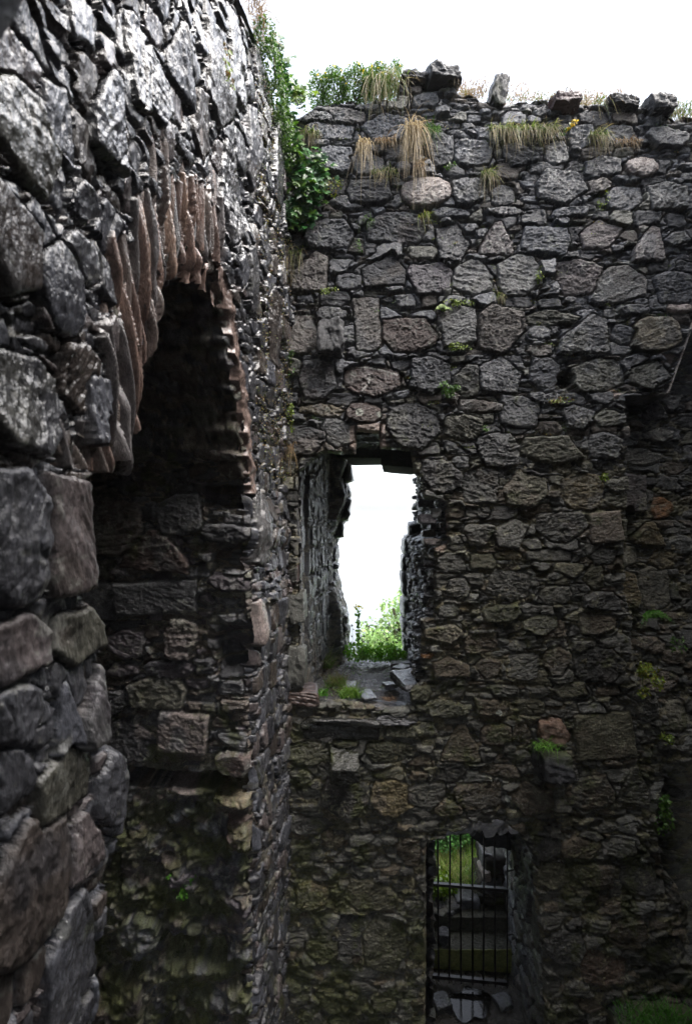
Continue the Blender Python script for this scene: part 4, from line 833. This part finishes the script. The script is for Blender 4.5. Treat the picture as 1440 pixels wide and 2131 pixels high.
# shaggy growth along the top of the left wall by the corner
pl_ = plant('hanging_bush', 'small leaved bush with yellow flecks spilling over the top of the left wall', 'bush', (LX(4.75), 4.75, EYE + 4.0))
vg = Veg()
for i, (Y, h, r, n) in enumerate([(4.45, 4.16, .14, 450), (4.62, 4.05, .17, 600), (4.8, 3.9, .18, 700), (4.98, 3.75, .17, 650), (5.12, 3.6, .16, 500)]):
    leaves(vg, cloud((LX(Y) + .06, Y, EYE + h), (r * .7, r, r), n, rs), .026, [GREEN, (.04, .10, .02), (.10, .18, .03)], 60 + i, (.8, -.5, .5), .8)
vg.build('foliage', M_LEAF, pl_)
vg = Veg(); stem(vg, [(LX(4.9) - .1, 4.9, EYE + 3.9), (LX(4.8) + .05, 4.8, EYE + 4.0), (LX(4.7) + .08, 4.6, EYE + 4.1)], .01); vg.build('stem', M_LEAF, pl_)
vg = Veg(); blades(vg, (LX(4.4) + .02, 4.4, EYE + 4.22), 260, .32, (.06, .25, .04), .5, .6, 1.0, RUST, STRAW, .004, 77, None, 'all')
o = vg.build('grass_tuft', M_GRASS); tag(o, 'pale dry grass on the skyline of the left wall', 'grass tuft')

# ---- small leafy plants in joints
def leafy(name, label, cat, c, r, n, size, cols, seed, stems=5, face=(0, -1, .5), Y=None, group=None, stemc=(.08, .12, .03)):
    c = np.array(c, float); pl = plant(name, label, cat, tuple(c), group); rs = np.random.RandomState(seed)
    vg = Veg(); P = np.concatenate([cloud(c + rs.uniform(-.75, .75, 3) * r, np.array(r) * rs.uniform(.3, .65), n // 5 + 1, rs) for _ in range(5)]); leaves(vg, P, size, cols, seed, face, .6); vg.build('foliage', M_LEAF, pl)
    vg = Veg()
    root = c + (0, r[1] * .8, -.3 * r[2])
    for p in P[:stems]: stem(vg, [root, (root + p) / 2 + (0, 0, .02), p], .002, stemc)
    vg.build('stem', M_LEAF, pl)
gl = [GREEN, (.10, .20, .03), (.05, .13, .02)]; yl = [LIME, (.22, .28, .04), (.12, .18, .03)]
L_ = [(934, 808, 20, 14, 170, .032, gl, 'round bright green leafy plant in the middle of the end wall'), (952, 622, 38, 7, 150, .018, yl, 'yellow green creeper on top of the pale tall stone'), (968, 716, 30, 7, 110, .018, yl, 'creeping sprig beneath the pale tall stone'),
      (1165, 828, 34, 9, 120, .018, [LIME, (.25, .12, .04), (.2, .2, .06)], 'reddish creeping plant under the dark socket'), (1015, 888, 8, 7, 30, .022, gl, 'tiny sprig in a joint right of the window head'), (1158, 986, 0, 0, 0, 0, gl, ''),
      (1268, 992, 9, 8, 40, .022, yl, 'tiny yellow green sprig near the squared olive stone'), (1130, 575, 8, 22, 60, .02, yl, 'upright yellow sprig between two large pale stones'), (685, 600, 24, 12, 80, .02, yl, 'loose sprig below the brown triangular stone'),
      (745, 498, 8, 18, 40, .018, gl, 'thin sprig left of the large grey slab'), (942, 335, 12, 8, 50, .028, gl, 'small bright rosette above the pale pink boulder'), (692, 375, 24, 22, 130, .022, [LIME, (.3, .25, .03), (.14, .2, .03)], 'straggly yellowish weed at the right of the ivy foot'),
      (600, 745, 12, 26, 110, .026, gl, 'green sprig in the corner beside the round stone knob'), (600, 870, 12, 36, 120, .022, yl, 'yellow green trailing sprig in the corner above the window'), (598, 610, 8, 22, 70, .022, gl, 'green sprig in the corner below the drooping blades'), (1262, 410, 10, 20, 50, .018, yl, 'thin yellow sprig beside the pale grey boulder on the right'),
      (1350, 1425, 34, 38, 420, .028, [LIME, (.16, .2, .02), (.25, .25, .03)], 'large yellow green leafy patch below the fern at the right'), (1395, 1540, 16, 16, 90, .026, yl, 'small yellow green leafy patch on the rough right hand wall'), (1388, 1690, 18, 40, 190, .034, gl, 'bright green trailing plant beside the black hole'), (1420, 1345, 16, 16, 70, .026, gl, 'small green plant near the right edge beside the fern')]
for i, (x, y, rx, rz, n, sz, cols, lab) in enumerate(L_):
    if n: leafy('wall_plant', lab, 'plant', at(x, y, BY - .06 + (.12 if x > 1400 and y < 1400 else 0)), (rx * S, .05, rz * S), n, sz, cols, 100 + i, 6)
leafy('wall_plant', 'small bright green plant on the mossy rubble inside the arched recess', 'plant', at(370, 1848, 4.38), (.11, .07, .09), 190, .030, [(.10, .26, .03), (.06, .18, .02)], 140, 6)
leafy('wall_plant', 'reddish leaved sprig high on the left wall', 'plant', (LX(3.6) + .06, 3.6, EYE + 3.15), (.05, .12, .12), 60, .035, [(.2, .12, .04), LIME], 141, 6, (1, -.5, .2))
# fern
def fern(name, label, c, n, L, seed, col=GREEN, back=BY, spread=.9, w=.018, cat='fern'):
    pl = plant(name, label, cat, tuple(c)); rs = np.random.RandomState(seed)
    for i in range(n):
        vg = Veg(); a = rs.uniform(-1, 1) * spread; l = L * rs.uniform(.6, 1.1); d = np.array((math.sin(a), -.6, math.cos(a) * .7)); d /= np.linalg.norm(d)
        t = np.linspace(0, 1, 14); P = np.array(c) + d * (l * t[:, None]) + np.array((0, 0, -1)) * (l * .75 * t ** 2)[:, None]
        stem(vg, P, .0018, (.08, .12, .03))
        for k in range(1, 14):
            for sgn in (-1, 1):
                g = np.cross(P[min(k, 12) + 1] - P[min(k, 12) - 1], (0, -1, .3)); g = g / np.linalg.norm(g) * sgn
                leaves(vg, [P[k]], w * 2.6 * (1.15 - t[k]), [col, (col[0] * 1.5, col[1] * 1.3, col[2])], seed + k, (0, -1, .5), .2, grow=g + (0, 0, .1))
        vg.build('frond', M_LEAF, pl)
fern('fern', 'dark green fern hanging in the hollow of the set-back bay', at(1362, 1285, BY + .1), 11, .34, 5, (.05, .15, .02))
fern('fern', 'small fern beside the pale tall stone in the middle of the wall', at(924, 640, BY - .02), 6, .17, 6, (.14, .24, .03), w=.014)
# yellow flower spike
pl_ = plant('flower_spike', 'yellow flower spike leaning out beside the shaggy grass fringe', 'flower', tuple(at(1170, 275, BY - .03)))
vg = Veg(); a, b = at(1165, 278, BY - .03), at(1206, 238, BY - .12); stem(vg, [a, (a + b) / 2 + (0, 0, .01), b], .0025, (.1, .14, .03)); leaves(vg, [a + (b - a) * t for t in np.linspace(.1, .7, 14)], .045, gl, 3, grow=(.6, 0, .3)); vg.build('stem', M_LEAF, pl_)
vg = Veg(); leaves(vg, [a + (b - a) * t + rs.normal(size=3) * .010 for t in np.linspace(.5, 1, 60)], .02, [(.75, .55, .02)], 4); vg.build('bloom', M_LEAF, pl_)
# grass on the projecting stone
vg = Veg(); blades(vg, at(1140, 1562, BY - .22), 130, .22, (.12, .08, .01), .7, .8, .9, (.10, .24, .03), (.16, .30, .05), .005, 90, None, 'all')
o = vg.build('grass_tuft', M_GRASS); tag(o, 'fresh green grass on the dark projecting stone under the orange stone', 'grass tuft')
# creeping weeds of the joints (uncountable)
vg = Veg(); rs = np.random.RandomState(31); sp = []
for i in range(150):
    x = rs.uniform(610, 1440); y = 250 + 700 * rs.rand() ** 1.5
    if sdf_any(np.array([[bx(x)]]), np.array([[bh(y)]]), WIN)[0, 0] < .06 or (x > 1300 and y > 780): continue
    jj = np.searchsorted(v, bh(y)); ii = np.searchsorted(u, bx(x))
    c = at(x, y, BY - .015); n = rs.randint(4, 20); P = c + rs.normal(size=(n, 3)) * (.035, .006, .010)
    leaves(vg, P, .013, [yl, gl, [(.3, .2, .06), LIME]][rs.randint(3)], i)
for i in range(260):                                  # trailing growth on the left wall near the corner
    Y = rs.uniform(4.3, 5.35); h = rs.uniform(.4, 3.9); P = np.array((LX(Y) + .05, Y, EYE + h)) + rs.normal(size=(rs.randint(6, 16), 3)) * (.012, .03, .06)
    leaves(vg, P, .014, [(.16, .16, .04), (.25, .2, .07), (.2, .12, .06), (.10, .14, .03)], i + 500, (1, -.4, .2))
o = vg.build('creeping_weeds', M_LEAF); tag(o, 'tiny creeping weeds in the wall joints', 'weeds', kind='stuff')

# ---- on the window bed
for k, (x, y, Y, n, L, c0, c1, lab) in enumerate([(672, 1368, 6.75, 260, .34, GREEN, (.30, .26, .16), 'tall arching grass at the foot of the window\'s left jamb'), (700, 1402, 6.15, 200, .22, (.09, .18, .03), RUST, 'middle grass clump with a rusty foot on the window bed'),
                                   (728, 1440, 5.75, 220, .20, (.08, .18, .03), LIME, 'low spreading green tuft near the front of the window bed'), (662, 1440, 5.7, 36, .16, (.08, .22, .03), GREEN, 'few broad green blades at the left front of the window bed')]):
    vg = Veg(); p = at(x, y, Y); p[2] = EYE - 1.95 + (.04 if x < 700 else 0); blades(vg, p, int(n * 1.5), L * 1.25, (.11, .08, .01), .6, 1.0, .6, np.array(c0) * 1.4, c1, .005 if k < 3 else .010, 200 + k, None, 'all')
    if k < 2: blades(vg, p, 120, L * .6, (.09, .07, .01), .8, .3, .7, RUST, STRAW, .004, 240 + k, None, 'all')
    o = vg.build('grass_tuft', M_GRASS); tag(o, lab, 'grass tuft')
vg = Veg(); p = at(812, 1458, 5.6); p[2] = EYE - 1.93; blades(vg, p, 200, .07, (.07, .06, .01), 1, .6, .5, RUST, (.28, .17, .10), .004, 260, None, 'all')
o = vg.build('moss_cushion', M_GRASS); tag(o, 'dry rusty brown moss cushion at the front of the window bed', 'moss')
for k, (x, y, Y, sx, sy, sz, lab) in enumerate([(727, 1408, 6.1, .16, .22, .05, 'small pale wet stone lying behind the middle grass clump'), (630, 1432, 5.75, .22, .16, .12, 'rounded grey stone lying by the left front blades'), (812, 1412, 6.1, .15, .16, .06, 'flat wet shining stone on the right of the window bed'),
                                               (842, 1372, 7.0, .34, .3, .10, 'flat pale slab at the back right of the window bed'), (838, 1396, 6.6, .22, .2, .14, 'mossy lump of stone below the flat pale slab'), (765, 1445, 5.75, .24, .16, .045, 'thin wet slab between the low tuft and the dry moss')]):
    p = at(x, y, Y); p[2] = EYE - 1.95 + sz * .2; o = rock('loose_stone', p, (sx, sy, sz), 'lgsogs'[k], 400 + k, (.05, .05, k), .6, .5 if k == 4 else 0, None, M_SLICK, 3, .9); tag(o, lab, 'stone')
pl_ = plant('knapweed_clump', 'leafy clump with dark seed heads at the outer edge of the window bed', 'wild plants', (.22, 7.25, EYE - 1.97))
vg = Veg(); rs = np.random.RandomState(44); st_ = Veg()
for i, (x, r, h) in enumerate([(742, .20, .22), (775, .2, .17), (805, .17, .22), (828, .15, .14)]):
    c = at(x, 1350, 7.2); c[2] = EYE - 1.95 + h * .5; leaves(vg, cloud(c, (r, .18, h * .6), 420, rs), .042, [(.16, .38, .04), (.24, .46, .06), (.12, .30, .03)], 300 + i, (0, -.4, .6), .8, grow=(0, 0, 1))
heads = Veg()
for i in range(46):
    x = rs.uniform(725, 838); c = at(x, 1360, 7.25); c[2] = EYE - 1.93; top = c + (rs.normal() * .05, rs.normal() * .05, rs.uniform(.22, .48)); stem(st_, [c, (c + top) / 2 + (rs.normal() * .01, 0, 0), top], .0016, (.12, .2, .04))
    heads = Veg(); leaves(heads, [top + rs.normal(size=3) * .004 for _ in range(7)], .020, [(.045, .025, .02)] if rs.rand() < .7 else [(.5, .48, .42)], i, (0, -1, 0), 1.); heads.build('seed_head', M_LEAF, pl_)
vg.build('foliage', M_LEAF, pl_); st_.build('stem', M_LEAF, pl_)
pl_ = plant('ragwort', 'single tall leafy stem with yellow tip standing among the seed heads', 'flower', (.15, 7.3, EYE - 1.95))
vg = Veg(); c = at(745, 1365, 7.3); tp = at(747, 1264, 7.3); stem(vg, [c, tp], .004, (.12, .2, .04)); leaves(vg, [c + (tp - c) * t + rs.normal(size=3) * .012 for t in np.linspace(.1, .92, 60)], .05, [(.16, .32, .04), (.1, .24, .03)], 5, (0, -1, .2), .6, grow=(0, 0, .5)); vg.build('stem', M_LEAF, pl_)
vg = Veg(); leaves(vg, tp + rs.normal(size=(40, 3)) * (.035, .02, .012), .022, [(.7, .6, .05)], 6); vg.build('bloom', M_LEAF, pl_)

vg = Veg(); rs = np.random.RandomState(47)
for i in range(26):
    q = np.array((rs.uniform(-.42, .8), rs.uniform(5.6, 7.2), EYE - 1.95)); leaves(vg, q + rs.normal(size=(rs.randint(5, 16), 3)) * (.04, .04, .012), .024, gl, i, (0, -.3, 1)); blades(vg, q, 10, .08, (.04, .04, .0), .5, .8, .6, GREEN, STRAW, .003, i, None, 'all')
o = vg.build('bed_weeds', M_LEAF); tag(o, 'tiny weeds sprouting from the gravel of the window bed', kind='stuff')
# ---- stones on the wall top
for k, (x, y, Y, sx, sy, sz, col, rot, lab) in enumerate([(914, 173, BY + .12, .32, .5, .17, (.022, .022, .025), (0, .05, .1), 'big square dark coping block at the highest point of the end wall'), (858, 170, BY + .1, .26, .35, .10, 'd', (0, .05, 0), 'flat stone just left of the big coping block'),
                                               (1038, 190, BY + .05, .14, .25, .30, (.022, .022, .025), (0, .22, .1), 'pointed dark stone standing upright on the wall top'), (1366, 226, BY + .08, .25, .4, .19, (.02, .02, .023), (0, -.08, .1), 'black blocky stone near the right end of the wall top'),
                                               (1175, 216, BY + .05, .28, .35, .12, (.09, .05, .05), (0, -.05, 0), 'purplish flat stone in the turf of the wall top'), (1290, 222, BY + .08, .30, .35, .10, (.022, .022, .025), (0, .03, 0), 'wide flat dark stone under the matted rusty turf')]):
    o = rock('coping_stone', at(x, y, Y), (sx, sy, sz), col, 430 + k, rot, .8, 0, None, None, 4, .5, 1.6); tag(o, lab, 'stone', 'stones on the wall top')

# ---- beyond the doorway
RB = [(973, 1890, 46, 42, 's', 'pale grey boulder in the broken bank seen through the gate'), (1003, 1866, 22, 18, 'l', 'small pale stone above the grey boulder, beyond the gate'), (988, 1877, 18, 18, 'l', 'small pale stone touching the grey boulder'), (935, 1926, 44, 16, 'o', 'flat tan slab at the lip of the bank behind the gate'),
      (978, 1928, 52, 18, 's', 'ribbed grey slab at the lip of the bank behind the gate'), (1012, 1905, 50, 46, 'm', 'mossy lump right of the grey boulder, beyond the gate'), (1022, 1845, 46, 30, 'g', 'grey stone below the upper shadowed ledge beyond the gate'), (1035, 1866, 56, 14, 'p', 'thin brown slab behind the gate rail'),
      (1030, 1812, 50, 26, 'd', 'dark overhanging stone right of the grass beyond the gate'), (1012, 1823, 18, 20, 'w', 'white stone tucked under the dark overhanging stone'), (1020, 1790, 34, 28, 'v', 'purple grey stone high in the bank beyond the gate'), (1015, 1776, 24, 10, 'y', 'ochre chip at the top of the bank beyond the gate'),
      (900, 1935, 24, 18, 'g', 'small grey stone at the left foot of the bank beyond the gate')]
for k, (x, y, w, h, col, lab) in enumerate(RB):
    Y = 7.45 + .1 * (k % 3); q = Y / 1095; o = rock('bank_stone', at(x, y, Y), (w * q, .3, h * q), col, 460 + k, (0, .12 * (k % 3 - 1), 0), .6, .9 if col == 'm' else 0, None, None, 3, .5, 1.5); tag(o, lab, 'stone', 'stones of the broken bank')
its = [(np.array((2.18, 7.6, EYE - 4.9 - .28 * i)), (.44 + .14 * i, .5, .26), [(.045, .04, .035), (.06, .05, .04)][i % 2], 500 + i, (0, 0, 0), .9, .3) for i in range(4)]
o = rocks('broken_pier', its, None, M_DULL); tag(o, 'dark broken stone pier standing behind the gate on the right', 'wall')
o = rock('loose_stone', at(925, 1962, 6.95), (.14, .14, .16), 'd', 520, (0, 0, 0), .5, 0); tag(o, 'dark stone standing on the gravel behind the bars', 'stone')
o = rock('loose_stone', (1.16, 6.30, .02), (.20, .18, .16), 'd', 521, (0, 0, .3), .6, 0, None, M_SLICK, 4, .9); tag(o, 'wet angular stone beside the puddle in the doorway', 'stone')
o = rock('loose_stone', (1.92, 6.35, .0), (.2, .2, .10), 'g', 522, (0, 0, .3), .6, 0, None, M_SLICK, 3, .9); tag(o, 'low wet stone right of the puddle in the doorway', 'stone')
its = [(np.array((rs.uniform(.95, 1.6), 7.2 + rs.rand() * .2, .47)), (rs.uniform(.1, .25), .18, rs.uniform(.05, .1)), 'gldo'[i % 4], 560 + i, (0, rs.uniform(-.2, .2), rs.rand()), .5, .1 * (i % 3)) for i in range(16)]
o = rocks('rubble', its); tag(o, 'scattered small rubble along the lip of the bank beyond the gate', kind='stuff')
# grass and bushes outside
vg = Veg(); rs = np.random.RandomState(61)
for i in range(110): blades(vg, (rs.uniform(.9, 1.75) if i % 2 else rs.uniform(.7, 2.7), rs.uniform(7.5, 8.7), .60 + rs.rand() * .06), 60, rs.uniform(.16, .32), (.14, .1, .02), .5, 1., .4, (.16, .30, .05), [(.30, .36, .10), (.36, .30, .14)][i % 2], .006, 600 + i, None, 'all')
o = vg.build('long_grass', M_GRASS); tag(o, 'long grass growing on the bank outside', 'grass', kind='stuff')
def bush(name, label, c, blobs, n, size, cols, seed, cat='bush', trunk=.03):
    pl = plant(name, label, cat, tuple(c)); rs = np.random.RandomState(seed); vg = Veg(); tv = Veg(); c = np.array(c, float)
    for i in range(blobs[0]):
        d = rs.normal(size=3); d[2] = abs(d[2]) * 1.0; d /= np.linalg.norm(d); q = c + d * np.array(blobs[1]) * rs.uniform(.45, 1.) + (0, 0, blobs[3])
        leaves(vg, cloud(q, (blobs[2],) * 2 + (blobs[2] * .8,), n, rs), size, np.array(cols) * rs.uniform(.7, 1.3), seed + i, (0, -.3, .8), .9)
        stem(tv, [c, (c + q) / 2 + rs.normal(size=3) * .1, q], trunk, (.09, .07, .05))
    vg.build('crown', M_LEAF, pl); tv.build('trunk', M_LEAF, pl)
bush('bush', 'thick green bush filling the view through the top of the gate', (1.55, 8.75, .45), (60, (1.3, .62, 1.3), .24, .12), 230, .06, [(.16, .36, .10), (.22, .42, .13), (.10, .24, .07)], 700)
bush('bush', 'low yellow green shrub at the left behind the gate bars', (1.35, 7.5, .48), (14, (.24, .16, .26), .14, .05), 120, .05, [(.18, .28, .02), (.12, .22, .02)], 720, trunk=.008)
TC = [(.26, .40, .13), (.20, .33, .10), (.32, .44, .16)]
bush('tree', 'pale green leafy tree rising at the right outside the tall window', (2.0, 14, .5), (60, (1.7, 1.2, 3.0), .42, 1.0), 150, .10, TC, 740, 'tree', .05)
bush('tree', 'rounded pale green bush outside the tall window, left of the taller tree', (.75, 13, .5), (40, (1.3, .9, 1.9), .36, .7), 150, .09, TC, 760, 'tree', .04)
# grass at the foot of the court, right
vg = Veg()
o = rock('rubble_mound', (3.45, 5.2, .40), (1.5, .7, 1.0), 'd', 530, (0, 0, 0), .5, .9); tag(o, 'dark mossy mound of rubble under the grass in the bottom right corner', 'rubble')
for i in range(22): blades(vg, (rs.uniform(2.85, 3.8), rs.uniform(4.95, 5.3), .86), 60, .30, (.14, .1, .02), .5, 1., .5, (.05, .16, .02), (.08, .22, .03), .007, 800 + i, None, 'all')
o = vg.build('grass_patch', M_GRASS); tag(o, 'patch of fresh grass in the bottom right corner of the court', 'grass', kind='stuff')

# ------------------------------------------------------------------ haze: closed box round the whole scene
HZ = .0009
hv = np.array([(x, y, z) for x in (-1000, 1000) for y in (-40, 1700) for z in (-75, 14)], float)
hm, nt, b = new_mat('haze_air'); nt.nodes.remove(b)
pv = nt.nodes.new('ShaderNodeVolumePrincipled'); pv.inputs['Density'].default_value = HZ; pv.inputs['Color'].default_value = (.97, .98, 1, 1); pv.inputs['Anisotropy'].default_value = .2
nt.links.new(pv.outputs[0], nt.nodes['Material Output'].inputs['Volume'])
o = make_mesh('haze', hv, np.array([[0, 1, 3, 2], [4, 6, 7, 5], [0, 4, 5, 1], [2, 3, 7, 6], [0, 2, 6, 4], [1, 5, 7, 3]]), hm, smooth=False); tag(o, kind='stuff')
